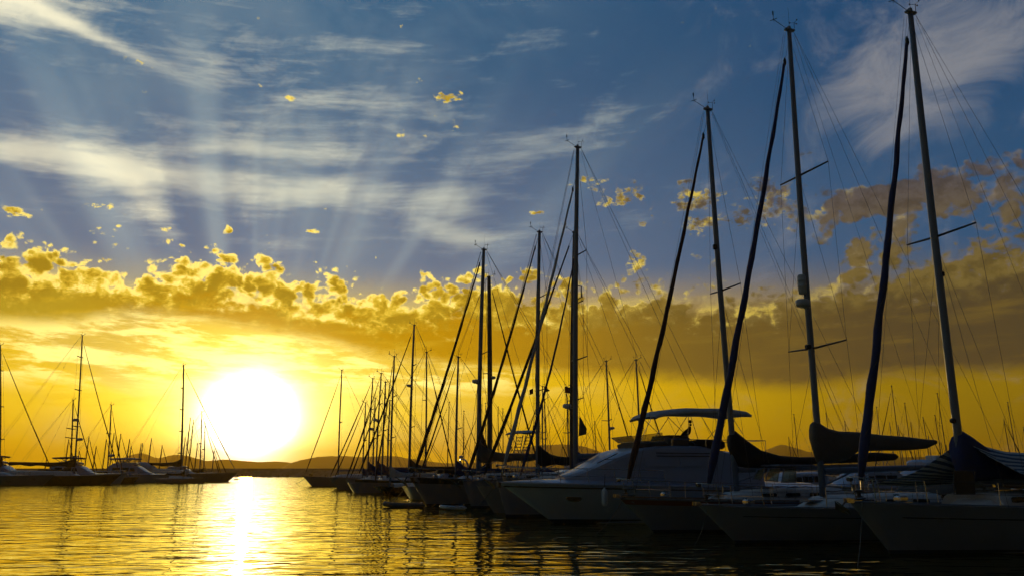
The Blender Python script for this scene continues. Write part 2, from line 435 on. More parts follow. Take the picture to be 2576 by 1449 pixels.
# ------------------------------------------------------------------ boat materials
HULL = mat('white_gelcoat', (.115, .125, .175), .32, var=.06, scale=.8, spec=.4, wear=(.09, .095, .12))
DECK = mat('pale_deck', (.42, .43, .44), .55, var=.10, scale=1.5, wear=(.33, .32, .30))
NAVY = mat('navy_gelcoat', (.012, .016, .035), .25, var=.15)
BROWNH = mat('dark_red_stripe', (.10, .018, .012), .4)
BLACK = mat('black_trim', (.012, .012, .013), .5)
ANTIF = mat('antifouling', (.015, .018, .03), .8, var=.3, scale=3)
ALU = mat('mast_alloy', (.13, .16, .21), .42, .35, var=.08, scale=2.0)
DARKALU = mat('dark_mast', (.06, .05, .045), .5, .2, var=.12)
STEEL = mat('steel_tube', (.42, .42, .43), .22, 1.0, var=.05)
WIRE = mat('rigging_wire', (.075, .06, .06), .45, .5, var=.1)
GLASSM = mat('dark_window', (.010, .012, .015), .25, 0, var=.05, spec=.3)
BLUEC = mat('navy_canvas', (.012, .020, .085), .85, var=.22, scale=9, bump=.004)
BLACKC = mat('black_canvas', (.012, .010, .011), .9, var=.2, scale=9, bump=.004)
BROWNC = mat('brown_canvas', (.035, .014, .013), .9, var=.2, scale=9, bump=.004)
GREYC = mat('grey_canvas', (.07, .066, .06), .9, var=.2, scale=7, bump=.004)
REDC = mat('red_canvas', (.16, .015, .015), .9, var=.2, scale=7)
WHITEC = mat('white_canvas', (.30, .33, .38), .85, var=.15, scale=6, bump=.003)
TEAK = mat('teak', (.13, .07, .035), .7, var=.3, scale=8)
RUB = mat('rubber', (.18, .18, .19), .6, var=.1)
ROPE = mat('rope', (.07, .065, .055), .9, var=.3, scale=20)
BLUEP = mat('blue_cover', (.02, .10, .35), .7, var=.2)
FENDW = mat('fender_vinyl', (.34, .40, .46), .4, var=.08)
GALV = mat('galvanised', (.05, .048, .048), .7, .5, var=.2, scale=12)
def glass_mat():
    m = bpy.data.materials.new('tinted_screen'); m.use_nodes = True; b = m.node_tree.nodes['Principled BSDF']
    b.inputs['Base Color'].default_value = (.55, .52, .35, 1); b.inputs['Roughness'].default_value = .08
    b.inputs['Transmission Weight'].default_value = .75; b.inputs['IOR'].default_value = 1.05
    return m
SCREEN = glass_mat()
def striped():
    m = bpy.data.materials.new('striped_awning_cloth'); m.use_nodes = True; t = m.node_tree; TREE[0] = t; b = t.nodes['Principled BSDF']
    tcn = N('ShaderNodeTexCoord'); sp = N('ShaderNodeSeparateXYZ'); t.links.new(tcn.outputs['UV'], sp.inputs[0])
    y = X(sp.outputs[1]); s = M('SINE', y * 2 * math.pi * 24)
    c = mx(sst(s, -.15, .15), (.30, .33, .34), (.02, .05, .10)); t.links.new(c.k, b.inputs['Base Color']); b.inputs['Roughness'].default_value = .85
    return m

# ------------------------------------------------------------------ frames
class Frame:
    """a boat's own axes: x runs aft from the stem, y to its side, z up from the water"""
    def __init__(s, wl, theta):
        s.o = Vector((wl[0], wl[1], 0)); s.t = theta
        s.ax = Vector((math.cos(theta), math.sin(theta), 0)); s.ay = Vector((-math.sin(theta), math.cos(theta), 0))
    def loc(s, px, py, yl=0.0):
        d = ray(px, py); c = Vector((0, 0, CAM_H)) - s.o
        k = (yl - c.dot(s.ay)) / d.dot(s.ay); p = c + d * k
        return Vector((p.dot(s.ax), yl, p.z))
    def world(s, q): return s.o + s.ax * q[0] + s.ay * q[1] + Vector((0, 0, q[2]))

def hullshape(L, B, Fb, Fs, over, so=.5, full=.55, tr=.72, mid=None):
    mid = mid if mid is not None else min(Fb, Fs) * .9
    def pt(t, u, side):
        q = min(t / full, 1.0)
        b = B / 2 * (1 - (1 - q) ** 1.9) ** .82
        if t > full: b = B / 2 * (1 - (1 - tr) * ((t - full) / (1 - full)) ** 1.8)
        b = max(b, .03)
        sh = Fb * (1 - t) ** 2 + 2 * mid * t * (1 - t) * 1.02 + Fs * t * t
        uu = max(u, 0)
        yf = 1 - uu * (.10 + .62 * (1 - q) ** 1.2) if u <= 1 else (1 - (.10 + .62 * (1 - q) ** 1.2)) * max(.15, 1 - (u - 1) * 1.6)
        yf *= 1 + .05 * math.sin(math.pi * min(uu, 1)) * q
        x = -over * (1 - min(uu, 1.25)) * (1 - t) ** 1.5 + t * L - so * uu * t ** 4
        return Vector((x, side * b * yf, sh * (1 - u) if u <= 1 else -(u - 1) * 1.3))
    return pt
def hull_geo(pt, n=18, us=(0, .12, .3, .5, .7, .88, 1.0, 1.3)):
    rings = []
    for i in range(n + 1):
        t = (i / n) ** 1.25
        rings.append([pt(t, u, -1) for u in us] + [pt(t, u, 1) for u in reversed(us)])
    v, f = loft(rings, False, False)
    k = len(rings[0]); f.append(tuple(range(k))[::-1]); f.append(tuple(range(n * k, (n + 1) * k)))
    return v, f
def deck_geo(pt, n=18, drop=.03, camber=.05, t1=1.0):
    rings = []
    for i in range(n + 1):
        t = t1 * (i / n) ** 1.25; a = pt(t, 0, -1); b = pt(t, 0, 1)
        rings.append([a.lerp(b, k / 6) + Vector((0, 0, -drop + camber * (abs(a.y) / 1.5) * (1 - (k / 3 - 1) ** 2))) for k in range(7)])
    return loft(rings, False, False)
def strip_geo(pt, u0, u1, n=24, out=.008, t0=0.0, t1=1.0):
    gs = []
    for s in (-1, 1):
        r = []
        for i in range(n + 1):
            t = t0 + (t1 - t0) * i / n; a, b = pt(t, u0, s), pt(t, u1, s)
            o = Vector((-out * (1 - t), s * out, 0)); r.append([a + o, b + o])
        gs.append(loft(r, False, False))
    return join(*gs)
def roof_geo(st):
    """st: stations (x, half width low, half width high, z low, z high)"""
    rings = []
    for x, wl_, wh, zl, zh in st:
        h = zh - zl; e = min(.12, h * .4)
        rings.append([Vector((x, -wl_, zl)), Vector((x, -wh - (wl_ - wh) * .12, zh - e)), Vector((x, -wh * .86, zh - e * .25)), Vector((x, -wh * .4, zh + .02)), Vector((x, wh * .4, zh + .02)), Vector((x, wh * .86, zh - e * .25)), Vector((x, wh + (wl_ - wh) * .12, zh - e)), Vector((x, wl_, zl))])
    return loft(rings, True, True)
def furled(a, b, r, rnd, n=22, sag=.02):
    pts, rr = [], []; L = (b - a).length; sg = Vector((0, 0, -1))
    ph = rnd.uniform(0, 6)
    for i in range(n + 1):
        t = i / n; p = a.lerp(b, t) + Vector((.35, 0, -.25)).normalized() * math.sin(math.pi * t) * L * sag
        p += Vector((math.sin(i * 1.7 + ph), math.cos(i * 1.1 + ph), 0)) * r * .11
        k = (1.0 - .62 * t) * (1 + .10 * math.sin(i * 2.3 + ph))
        if i == 0: k = .45
        pts.append(p); rr.append(r * k)
    return tube(pts, rr, 8)
def masthead(root, top, s, m, full=True, rnd=None, ws=1.0):
    """crane, wind vane, anemometer and aerial at the mast top"""
    obj('masthead', join(rbox(top + Vector((0.02, 0, .03)) * s, (.42 * s, .16 * s, .10 * s), .03 * s), box(top + Vector((.0, 0, .12)) * s, (.10 * s, .10 * s, .10 * s))), m, root)
    if not full: return
    a = top + Vector((-.1, 0, .06)) * s; e = top + Vector((-.62, .05, .36)) * s
    w_ = .010 * ws
    obj('wind_vane', join(tube([a, e], w_, 5), tube([e + Vector((0, 0, -.10)) * s, e + Vector((-.02, 0, .22)) * s], w_, 5), box(e + Vector((-.02, .0, .26)) * s, (.05 * s, .02 * s, .16 * s)), tube([e + Vector((-.10, .1, -.02)) * s, e + Vector((.08, -.1, .02)) * s], w_ * 1.3, 5)), BLACK, root)
    c = top + Vector((.26, .02, .05)) * s
    an = [tube([c, c + Vector((.02, 0, .36)) * s], w_, 5)]
    for k in range(3):
        q = c + Vector((.02, 0, .34)) * s; g = q + Vector((math.cos(k * 2.1 + .4), math.sin(k * 2.1 + .4), .12)) * .17 * s
        an += [tube([q, g], w_ * .7, 4), lathe([(.001, -.03 * s), (.03 * s, 0), (.02 * s, .03 * s)], g, 6)]
    obj('anemometer', join(*an), BLACK, root)
    obj('aerial', tube([top + Vector((.03, 0, .1)) * s, top + Vector((.03, 0, 1.0)) * s], [.008 * ws, .004 * ws], 4), BLACK, root)

ALLBOATS = []
def sailboat(label, wl=None, head=None, mast=None, base=None, L=11.0, B=3.5, Fb=None, theta=20, Y=None, headx=None, hull=HULL, stripe=None, mastm=ALU, mw=.11,
             furl=None, furlc=None, fr=.12, ftop=.97, spreaders=(.5,), splen=1.1, boom=None, boomc=None, cover=1.0, lod=2, group='sailing boats moored in the row', name='sailing_boat',
             seed=1, hood=None, radar=None, jib2=False, stays=2, cabin=DECK, anchor=False, bulwark=None, z0=None, dbl=False, so=.7):
    rnd = random.Random(seed)
    th = R(theta)
    if wl is not None: o = G(*wl)
    else: o = P(headx, 1200, Y); o.z = 0
    F = Frame(o, th); s = L / 11.0
    if head is not None:
        h = F.loc(*head); over = max(.15, -h.x); Fb = h.z
    else: over = .8 * s; Fb = Fb or 1.25 * s ** .7; h = Vector((-over, 0, Fb))
    root = empty(name, F.o, th, label, 'sailboat', group)
    ALLBOATS.append((root, F, label))
    dist = F.o.length; wr = max(.0055, dist * (.00024 if dist < 70 else .00017 if lod and dist < 145 else .00010))
    pt = hullshape(L, B, Fb, Fb * .82, over, so, mid=Fb * .80)
    n = 20 if lod == 2 else 10
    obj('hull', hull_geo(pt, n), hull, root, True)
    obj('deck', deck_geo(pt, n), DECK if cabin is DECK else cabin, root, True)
    zd = lambda t: pt(t, 0, 1).z
    if lod == 2:
        obj('toe_rail', join(*[tube([pt((i / 24) ** 1.2, 0, sd_) + Vector((0, -sd_ * .03, .025)) for i in range(25)], .022, 5) for sd_ in (-1, 1)]), ALU if stripe != 'brown' else TEAK, root)
        obj('boot_top', strip_geo(pt, .93, 1.02), ANTIF, root)
    if stripe == 'brown': obj('stripe', strip_geo(pt, .06, .20), BROWNH, root)
    elif stripe == 'black': obj('stripe', strip_geo(pt, .0, .20), BLACK, root)
    elif stripe == 'thin': obj('stripe', strip_geo(pt, .26, .285, t0=.07, t1=.95), NAVY, root)
    # mast
    top = F.loc(mast[0], mast[1]); top.y = 0
    if base is not None: b = F.loc(base[0], base[1])
    else: b = Vector((top.x + .02 * (top.z), 0, 1.4))
    xm = b.x; b = Vector((xm, 0, zd(min(1, max(0, xm / L))) + (.32 if lod == 2 else .1)))
    H = top.z - b.z
    pts = [b.lerp(top, k / 8) for k in range(9)]
    for k in range(9): pts[k] = pts[k] + Vector((-.004 * H * math.sin(math.pi * k / 8), 0, 0))
    mwr = max(mw, dist * .00055)
    obj('mast', tube(pts, [mwr * (1 - .30 * (k / 8) ** 3) for k in range(9)], 10 if lod == 2 else 6, flat=.75), mastm, root, True)
    masthead(root, top, 1.0 if lod == 2 else .85, mastm, lod >= 1, ws=max(1, dist / 45))
    mp = lambda f: b.lerp(top, f)
    # coachroof
    x1, x2 = max(.22 * L, xm - 1.4 * s), .70 * L
    zz = zd(.4) - .03; hb = B / 2
    st = [(x1, hb * .30, hb * .26, zz, zz + .04), (x1 + .5 * s, hb * .44, hb * .36, zz, zz + .22 * s), (xm + .2, hb * .58, hb * .48, zz, zz + .36 * s), (.55 * L, hb * .66, hb * .54, zz, zz + .42 * s), (x2, hb * .66, hb * .54, zz, zz + .46 * s), (x2 + .12, hb * .66, hb * .54, zz, zz + .30 * s)]
    rf = obj('coachroof', roof_geo(st), cabin, root, False)
    if lod == 2:
        for sd_ in (-1, 1):
            for k in range(3):
                xx = xm + .7 + k * 1.05 * s; obj('window', rbox((xx, sd_ * hb * .615, zz + .22 * s), (.62 * s, .05, .13 * s), .03), GLASSM, rf)
        for xx, ww in ((x1 + .35, .5), (xm + 1.3, .42)):
            hz = zz + (.20 if xx < xm else .44) * s
            hh = obj('hatch', rbox((xx, 0, hz + .03), (ww, ww, .05), .02), GLASSM, rf)
            obj('hatch_frame', join(*[box((xx + a * ww / 2, c * ww / 2, hz + .03), (ww if a == 0 else .04, ww if c == 0 else .04, .07)) for a, c in ((0, 1), (0, -1), (1, 0), (-1, 0))]), ALU, hh)
        obj('handrail', join(*[tube([Vector((xm + .6 + q * .5, sd_ * hb * .45, zz + .47 * s + (.05 if q % 2 == 0 else .0))) for q in range(7)], .014, 5) for sd_ in (-1, 1)]), TEAK, rf)
    # spreaders and standing rigging
    cp = [Vector((xm + .25, sd_ * (hb * .93), zd(.45))) for sd_ in (-1, 1)]
    for sd_, c in zip((-1, 1), cp):
        path = [mp(.985)]
        for k, fz in enumerate(sorted(spreaders, reverse=True)):
            q = mp(fz) + Vector((.18, sd_ * splen * (1 - .12 * (len(spreaders) - 1 - k)), .10))
            if lod: obj('spreader', tube([mp(fz), q], [.052 * max(1, dist / 60), .036 * max(1, dist / 60)], 6, flat=.7), DARKALU, root)
            path.append(q)
        path.append(c)
        obj('shroud', tube(path, wr, 4), WIRE, root)
        if lod == 2:
            obj('shroud', tube([mp(min(spreaders) - .02), Vector((xm - .35, c.y * .93, zd(.4)))], wr, 4), WIRE, root)
            obj('shroud', tube([mp(min(spreaders) - .02), Vector((xm + .8, c.y * .93, zd(.45)))], wr, 4), WIRE, root)
            if len(spreaders) > 1: obj('shroud', tube([mp(max(spreaders) - .01), path[-2]], wr, 4), WIRE, root)
    if stays:
        for sd_ in ((-1, 1) if stays == 2 else (0,)):
            obj('backstay', tube([top + Vector((.2, 0, 0)), Vector((L * .985, sd_ * .7, zd(1) + .05))], wr, 4), WIRE, root)
    # forestay and furled headsail
    fb = F.loc(*furl) if furl is not None else Vector((-over + .25, 0, Fb + .12))
    fb.y = 0; fb.x = max(fb.x, -over + .1); fb.z = max(Fb + .06, zd(max(0, fb.x / L)) + .06)
    ft = mp(ftop) + Vector((-.10, 0, 0))
    if furlc is not None:
        frs = obj('furled_sail', furled(fb.lerp(ft, .035), fb.lerp(ft, .95), max(fr, dist * .0006), rnd, 26 if lod == 2 else 10, .006), furlc, root, True)
        obj('forestay', tube([fb, fb.lerp(ft, .04), ft], wr * 1.1, 4), WIRE, root)
        if lod == 2:
            obj('furling_drum', lathe([(.05, -.10), (.11, -.09), (.11, -.06), (.05, -.05), (.05, .05), (.11, .06), (.11, .09), (.04, .12)], fb + Vector((.05, 0, .16)), 10), BLACK, root)
            obj('swivel', lathe([(.02, -.16), (.055, -.1), (.055, .06), (.02, .16)], fb.lerp(ft, .955), 8), BLACK, root)
            a = fb.lerp(ft, .30); sp_ = []
            for k in range(40):
                t = .04 + k * .012; q = fb.lerp(ft, t); rr = max(fr, dist * .0008) * (1.05 - .55 * t); sp_.append(q + Vector((.35, 0, -.25)).normalized() * math.sin(math.pi * t) * (ft - fb).length * .006 + Vector((math.cos(k * .6) * rr, math.sin(k * .6) * rr, 0)))
            obj('furling_line', tube(sp_, .008, 4), ROPE, frs)
            for yy in (.06, -.06): obj('halyard', tube([mp(.99) + Vector((-.22, yy, 0)), Vector((fb.x + .35, yy * 3, fb.z + .1))], wr * .9, 4), WIRE, root)
    else:
        obj('forestay', tube([fb, ft], wr * 1.2, 4), WIRE, root)
    # boom and sail cover
    zb = b.z + .75 * s
    bl = boom if boom is not None else .40 * L
    g = Vector((xm + .12, 0, zb)); be = Vector((xm + bl, 0, zb + .03 * bl))
    obj('boom', tube([g, be], [.075 * s, .065 * s], 8, flat=1.3), mastm, root)
    if boomc is not None:
        rings = []; K = 12
        for k in range(K + 1):
            t = k / K; q = g.lerp(be, t * .98) + Vector((-.16 if k == 0 else 0, 0, 0))
            hh = (1.0 if k == 0 else 1) * (.34 + .75 * math.exp(-t * 9)) * cover * s * (1 - .30 * t); wd = (.19 - .07 * t) * s * (1 + .08 * math.sin(k * 2.1))
            dz = (-.12 - .05 * math.sin(k * 1.7)) * s
            rings.append([q + Vector((0, wd * math.sin(a) * (1 if math.cos(a) < .3 else .75), dz + (hh - dz) * (.5 + .5 * math.cos(a)))) for a in [2 * math.pi * j / 10 for j in range(10)]])
        obj('sail_cover', loft(rings, True, True), boomc, root, True)
    if lod >= 1:
        obj('mainsheet', tube([be + Vector((-.3, 0, 0)), Vector((be.x - .5, 0, zz + .3))], wr * 1.3, 4), ROPE, root)
        obj('topping_lift', tube([be, mp(.99) + Vector((.2, 0, 0))], wr * .8, 4), WIRE, root)
    if lod == 2:
        obj('boom_vang', tube([mp(.02), g.lerp(be, .28)], .03, 6), ALU, root)
        # pulpit, stanchions, lifelines, pushpit
        ph = .62
        A = [pt(.13, 0, sd_) + Vector((0, -sd_ * .06, 0)) for sd_ in (-1, 1)]; Bq = [pt(.04, 0, sd_) + Vector((0, -sd_ * .02, 0)) for sd_ in (-1, 1)]
        nose = Vector((-over - .02, 0, Fb + ph + .04))
        tr = cpoly([A[0] + Vector((0, 0, ph)), Bq[0] + Vector((-.1, -.10, ph + .02)), nose, Bq[1] + Vector((-.1, .10, ph + .02)), A[1] + Vector((0, 0, ph))], 5)
        pp = obj('pulpit', join(tube(tr, .0145, 6), tube([A[0] + Vector((0, 0, ph * .5)), Bq[0] + Vector((0, -.06, ph * .5))], .012, 5), tube([A[1] + Vector((0, 0, ph * .5)), Bq[1] + Vector((0, .06, ph * .5))], .012, 5),
             *[tube([p, p + Vector((-.05, 0, ph))], .0145, 6) for p in A], *[tube([p, p + Vector((-.16, -.08 if p.y < 0 else .08, ph + .02))], .0145, 6) for p in Bq]), STEEL, root)
        obj('bow_light', rbox(nose + Vector((.05, 0, -.06)), (.12, .16, .10), .02), BLACK, pp)
        ts = [.13, .27, .42, .57, .72, .88]
        for sd_ in (-1, 1):
            tops = []
            for t in ts[1:]:
                q = pt(t, 0, sd_) + Vector((0, -sd_ * .06, 0)); tops.append(q + Vector((0, 0, ph)))
                obj('stanchion', tube([q, q + Vector((0, 0, ph))], .0135, 6), STEEL, root)
            for hh in (1.0, .5):
                p0 = [A[0 if sd_ < 0 else 1] + Vector((0, 0, ph * hh))] + [q - Vector((0, 0, ph * (1 - hh))) for q in tops] + [pt(.985, 0, sd_) + Vector((-.05, -sd_ * .06, ph * hh))]
                obj('lifeline', tube(p0, .006, 4), WIRE, root)
        C = [pt(.88, 0, -1) + Vector((0, .06, ph)), pt(.99, 0, -1) + Vector((-.05, .08, ph)), pt(.99, 0, 1) + Vector((-.05, -.08, ph)), pt(.88, 0, 1) + Vector((0, -.06, ph))]
        obj('pushpit', join(tube(C, .0145, 6), tube([q - Vector((0, 0, ph * .5)) for q in C], .012, 5), *[tube([q, q - Vector((0, 0, ph))], .0145, 6) for q in C]), STEEL, root)
        # bow roller, anchor, windlass, cleats
        obj('bow_roller', join(box((-over + .12, 0, Fb + .03), (.42, .14, .05)), box((-over - .06, .07, Fb + .05), (.20, .015, .12)), box((-over - .06, -.07, Fb + .05), (.20, .015, .12))), STEEL, root)
        if anchor:
            k = anchor; ax_ = -over
            sh = tube([Vector((ax_ + .5, 0, Fb + .10)), Vector((ax_ - .18, 0, Fb + .02)), Vector((ax_ - .34, 0, Fb - .16 * k))], .028 * k, 6)
            fl = [([Vector((ax_ - .34, 0, Fb - .14 * k)), Vector((ax_ - .60 * k, sd_ * .02, Fb + .06)), Vector((ax_ - .30, sd_ * .30 * k, Fb - .22 * k)), Vector((ax_ - .05, sd_ * .04, Fb - .40 * k)), Vector((ax_ - .25, sd_ * .10, Fb - .24 * k))], [(0, 1, 2), (0, 2, 4), (4, 2, 3), (0, 4, 3), (1, 0, 3), (1, 3, 2)]) for sd_ in (-1, 1)]
            obj('anchor', join(sh, *fl), GALV, root)
        obj('windlass', join(rbox((.55, 0, Fb + .08), (.34, .26, .16), .04), lathe([(.07, 0), (.09, .05), (.05, .09), (.09, .14)], (.55, .16, Fb + .06), 8)), STEEL, root)
        for sd_ in (-1, 1): obj('cleat', join(box(pt(.10, 0, sd_) + Vector((0, -sd_ * .15, .05)), (.24, .03, .025)), box(pt(.10, 0, sd_) + Vector((0, -sd_ * .15, .02)), (.08, .03, .05))), STEEL, root)
        # winches and wheel
        for sd_ in (-1, 1): obj('winch', lathe([(.09, 0), (.09, .05), (.055, .07), (.06, .16), (.08, .2), (.03, .21)], (x2 + .7, sd_ * hb * .74, zz + .12), 10), STEEL, root)
        wc = Vector((.86 * L, 0, zz + .75)); obj('steering_wheel', join(tube([wc + Vector((0, math.cos(a) * .42, math.sin(a) * .42)) for a in [2 * math.pi * j / 16 for j in range(17)]], .014, 5), tube([wc - Vector((0, 0, .8)), wc], .07, 8), *[tube([wc, wc + Vector((0, math.cos(a) * .42, math.sin(a) * .42))], .009, 4) for a in [j * math.pi / 3 for j in range(6)]]), STEEL, root)
    if hood is not None:
        hx, hm = x2 - .15, hood; rings = []
        for (dx_, hh, ww) in ((-.75 * s, .02, .60), (-.45 * s, .38 * s, .68), (.0, .66 * s, .76), (.55 * s, .72 * s, .80), (1.0 * s, .66 * s, .80)):
            rings.append([Vector((hx + dx_ + .1 * (1 - abs(math.cos(a))), -hb * ww * math.cos(a), zz + .38 * s + hh * (abs(math.sin(a)) ** .6))) for a in [math.pi * j / 10 for j in range(11)]])
        hd = obj('sprayhood', loft(rings, False, False), hm, root, True)
        if lod == 2:
            for sd_ in (-1, 1): obj('hood_window', ([Vector((hx - .20 * s, sd_ * hb * .72, zz + .52 * s)), Vector((hx + .55 * s, sd_ * hb * .825, zz + .52 * s)), Vector((hx + .55 * s, sd_ * hb * .815, zz + .86 * s)), Vector((hx + .05 * s, sd_ * hb * .775, zz + .80 * s))], [(0, 1, 2, 3)]), SCREEN, hd)
    if radar is not None:
        q = mp(radar) + Vector((-.36, 0, 0)) * max(1, dist / 90)
        k = max(1, dist / 90)
        obj('radar_dome', join(lathe([(.02, -.12 * k), (.24 * k, -.11 * k), (.27 * k, -.02 * k), (.26 * k, .07 * k), (.2 * k, .12 * k), (.02, .13 * k)], q, 12), tube([mp(radar) + Vector((0, 0, -.3)), q + Vector((0, 0, -.12 * k))], .03 * k, 5), box(q + Vector((.1, 0, -.14 * k)), (.4 * k, .2 * k, .03))), mat('radome', (.40, .42, .44), .4), root)
    return root, F, dict(pt=pt, mp=mp, xm=xm, zb=zb, L=L, B=B, Fb=Fb, over=over, top=top, g=g, be=be, zz=zz, hb=hb, x2=x2, s=s, wr=wr, dist=dist)

# ================================================================== the four boats nearest the camera
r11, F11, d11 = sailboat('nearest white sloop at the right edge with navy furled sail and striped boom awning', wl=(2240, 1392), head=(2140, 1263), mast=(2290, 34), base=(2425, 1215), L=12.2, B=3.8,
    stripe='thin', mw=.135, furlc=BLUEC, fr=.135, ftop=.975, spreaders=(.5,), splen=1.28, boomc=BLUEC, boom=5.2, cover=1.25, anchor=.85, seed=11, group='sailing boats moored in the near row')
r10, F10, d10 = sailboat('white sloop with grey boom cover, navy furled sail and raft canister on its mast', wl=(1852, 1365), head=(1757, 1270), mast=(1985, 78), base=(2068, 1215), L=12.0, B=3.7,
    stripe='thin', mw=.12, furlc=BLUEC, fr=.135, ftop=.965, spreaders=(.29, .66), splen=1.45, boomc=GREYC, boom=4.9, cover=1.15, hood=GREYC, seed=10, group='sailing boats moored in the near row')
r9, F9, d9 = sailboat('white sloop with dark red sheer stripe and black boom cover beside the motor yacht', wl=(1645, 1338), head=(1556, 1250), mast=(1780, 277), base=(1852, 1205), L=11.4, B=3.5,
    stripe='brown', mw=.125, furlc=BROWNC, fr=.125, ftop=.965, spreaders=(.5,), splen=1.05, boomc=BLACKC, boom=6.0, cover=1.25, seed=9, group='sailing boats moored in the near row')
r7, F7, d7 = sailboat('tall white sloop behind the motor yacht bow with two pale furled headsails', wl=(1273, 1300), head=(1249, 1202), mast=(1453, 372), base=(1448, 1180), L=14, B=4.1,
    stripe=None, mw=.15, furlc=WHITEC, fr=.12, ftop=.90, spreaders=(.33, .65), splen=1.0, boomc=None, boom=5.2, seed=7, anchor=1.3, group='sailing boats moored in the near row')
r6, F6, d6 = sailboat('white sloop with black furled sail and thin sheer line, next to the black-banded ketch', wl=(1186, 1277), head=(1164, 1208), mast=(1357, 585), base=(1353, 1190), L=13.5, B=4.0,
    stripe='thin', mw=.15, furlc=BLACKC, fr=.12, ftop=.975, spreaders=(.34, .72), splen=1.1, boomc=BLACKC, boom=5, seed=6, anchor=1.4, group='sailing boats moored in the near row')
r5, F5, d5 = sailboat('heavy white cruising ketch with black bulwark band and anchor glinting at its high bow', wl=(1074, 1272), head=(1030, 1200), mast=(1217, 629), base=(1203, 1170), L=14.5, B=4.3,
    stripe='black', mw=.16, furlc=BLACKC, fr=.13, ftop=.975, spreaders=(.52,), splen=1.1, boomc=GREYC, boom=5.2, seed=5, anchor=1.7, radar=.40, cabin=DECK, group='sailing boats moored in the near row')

def extra_part(root, name, geo, m, smooth=False): return obj(name, geo, m, root, smooth)
# life raft canister, radar and steaming light on the second boat's mast
def canister(root, d, px0, F):
    a = F.loc(2008, 690); c = F.loc(2008, 762)
    q = d['mp']((a.z - d['mp'](0).z) / (d['top'].z - d['mp'](0).z) - .012)
    p = Vector((q.x - .26, -.02, F.loc(2008, 715).z)); r = .15
    W = mat('canister_shell', (.30, .33, .35), .45)
    extra_part(root, 'canister', lathe([(.01, -.36), (r * .8, -.34), (r, -.26), (r, -.10), (r * 1.05, -.09), (r * 1.05, -.05), (r, -.04), (r, .10), (r * 1.05, .11), (r * 1.05, .15), (r, .16), (r, .26), (r * .8, .33), (.01, .35)], p, 14), W, True)
    p = Vector((q.x - .30, -.02, c.z))
    extra_part(root, 'radar_dome', join(lathe([(.02, -.12), (.2, -.11), (.235, -.06), (.24, .0), (.235, .09), (.19, .12), (.02, .13)], p, 16), tube([p + Vector((.05, 0, -.13)), p + Vector((.18, 0, -.24)), p + Vector((.26, 0, -.34))], .035, 6), box(p + Vector((.1, 0, -.14)), (.3, .2, .03))), W, True)
    c = F.loc(2033, 872); extra_part(root, 'deck_light', rbox(Vector((c.x, 0, c.z)), (.20, .16, .16), .03), BLACK)
canister(r10, d10, 0, F10)
c = F11.loc(2368, 690); extra_part(r11, 'deck_light', rbox(Vector((c.x - .03, 0, c.z)), (.20, .18, .16), .03), BLACK)
c = F11.loc(2400, 1058); extra_part(r11, 'mast_winch', join(rbox(Vector((c.x - .1, -.05, c.z)), (.16, .16, .14), .04), tube([Vector((c.x - .1, -.05, c.z)), Vector((c.x + .1, 0, c.z))], .03, 5)), BLACK)
c = F9.loc(1800, 622); extra_part(r9, 'steaming_light', join(rbox(Vector((c.x - .02, 0, c.z)), (.18, .16, .24), .04), tube([Vector((c.x, 0, c.z + .1)), Vector((c.x - .05, 0, c.z + .5)), Vector((c.x + .2, 0, c.z + .7))], .012, 5)), BLACK)
# second headsail of the tall sloop, folding step and flag of dark sailcloth
t7 = d7['mp'](.66) + Vector((-.1, 0, 0)); b7 = Vector((.75, 0, d7['Fb'] + .1))
extra_part(r7, 'furled_sail', furled(b7, t7, .085, random.Random(3), 24), BLUEC, True)['label'] = 'dark inner furled headsail'
c = F7.loc(1463, 740); extra_part(r7, 'mast_bracket', tube([Vector((c.x - .25, 0, c.z + .45)), Vector((c.x, 0, c.z + .42)), Vector((c.x + .0, 0, c.z - .15)), Vector((c.x - .3, 0, c.z - .35))], .03, 6), BLACK)
def stormsail(root, F, pts, m):
    q = [F.loc(*p) for p in pts]; a = [p + Vector((0, -.02, 0)) for p in q]; b = [p + Vector((0, .02, 0)) for p in q]
    n = len(q); extra_part(root, 'mast_sail', (a + b, [tuple(range(n)), tuple(range(n, 2 * n))[::-1]] + [(i, (i + 1) % n, n + (i + 1) % n, n + i) for i in range(n)]), m)
stormsail(r7, F7, [(1458, 1045), (1476, 1078), (1474, 1092), (1456, 1096)], GREYC)
stormsail(r5, F5, [(1213, 1085), (1228, 1128), (1222, 1150), (1205, 1152)], BLACKC)

# red and black pieces that show under the grey cover are the third boat's own sail bag end
def shape_cover(root, F, upper, lower, m, name='sail_cover', wid=.17):
    rings = []
    for (ux, uy), (lx_, ly) in zip(upper, lower):
        a = F.loc(ux, uy); b = F.loc(lx_, ly); c = (a + b) / 2; h = (a - b).length / 2
        rings.append([c + (a - b).normalized() * math.cos(q) * h + Vector((0, 1, 0)) * math.sin(q) * wid * min(1, h / .12) for q in [2 * math.pi * j / 10 for j in range(10)]])
    for o_ in list(root.children):
        if o_.name.split('.')[0] == name: bpy.data.objects.remove(o_)
    return obj(name, loft(rings, True, True), m, root, True)
shape_cover(r9, F9, [(1834, 1092), (1850, 1083), (1880, 1108), (1915, 1132), (1960, 1145), (2010, 1149), (2060, 1148), (2130, 1142), (2200, 1137), (2250, 1140), (2258, 1146)],
            [(1836, 1135), (1850, 1172), (1880, 1176), (1915, 1177), (1960, 1176), (2010, 1171), (2060, 1166), (2130, 1164), (2200, 1160), (2250, 1157), (2256, 1152)], BLACKC)
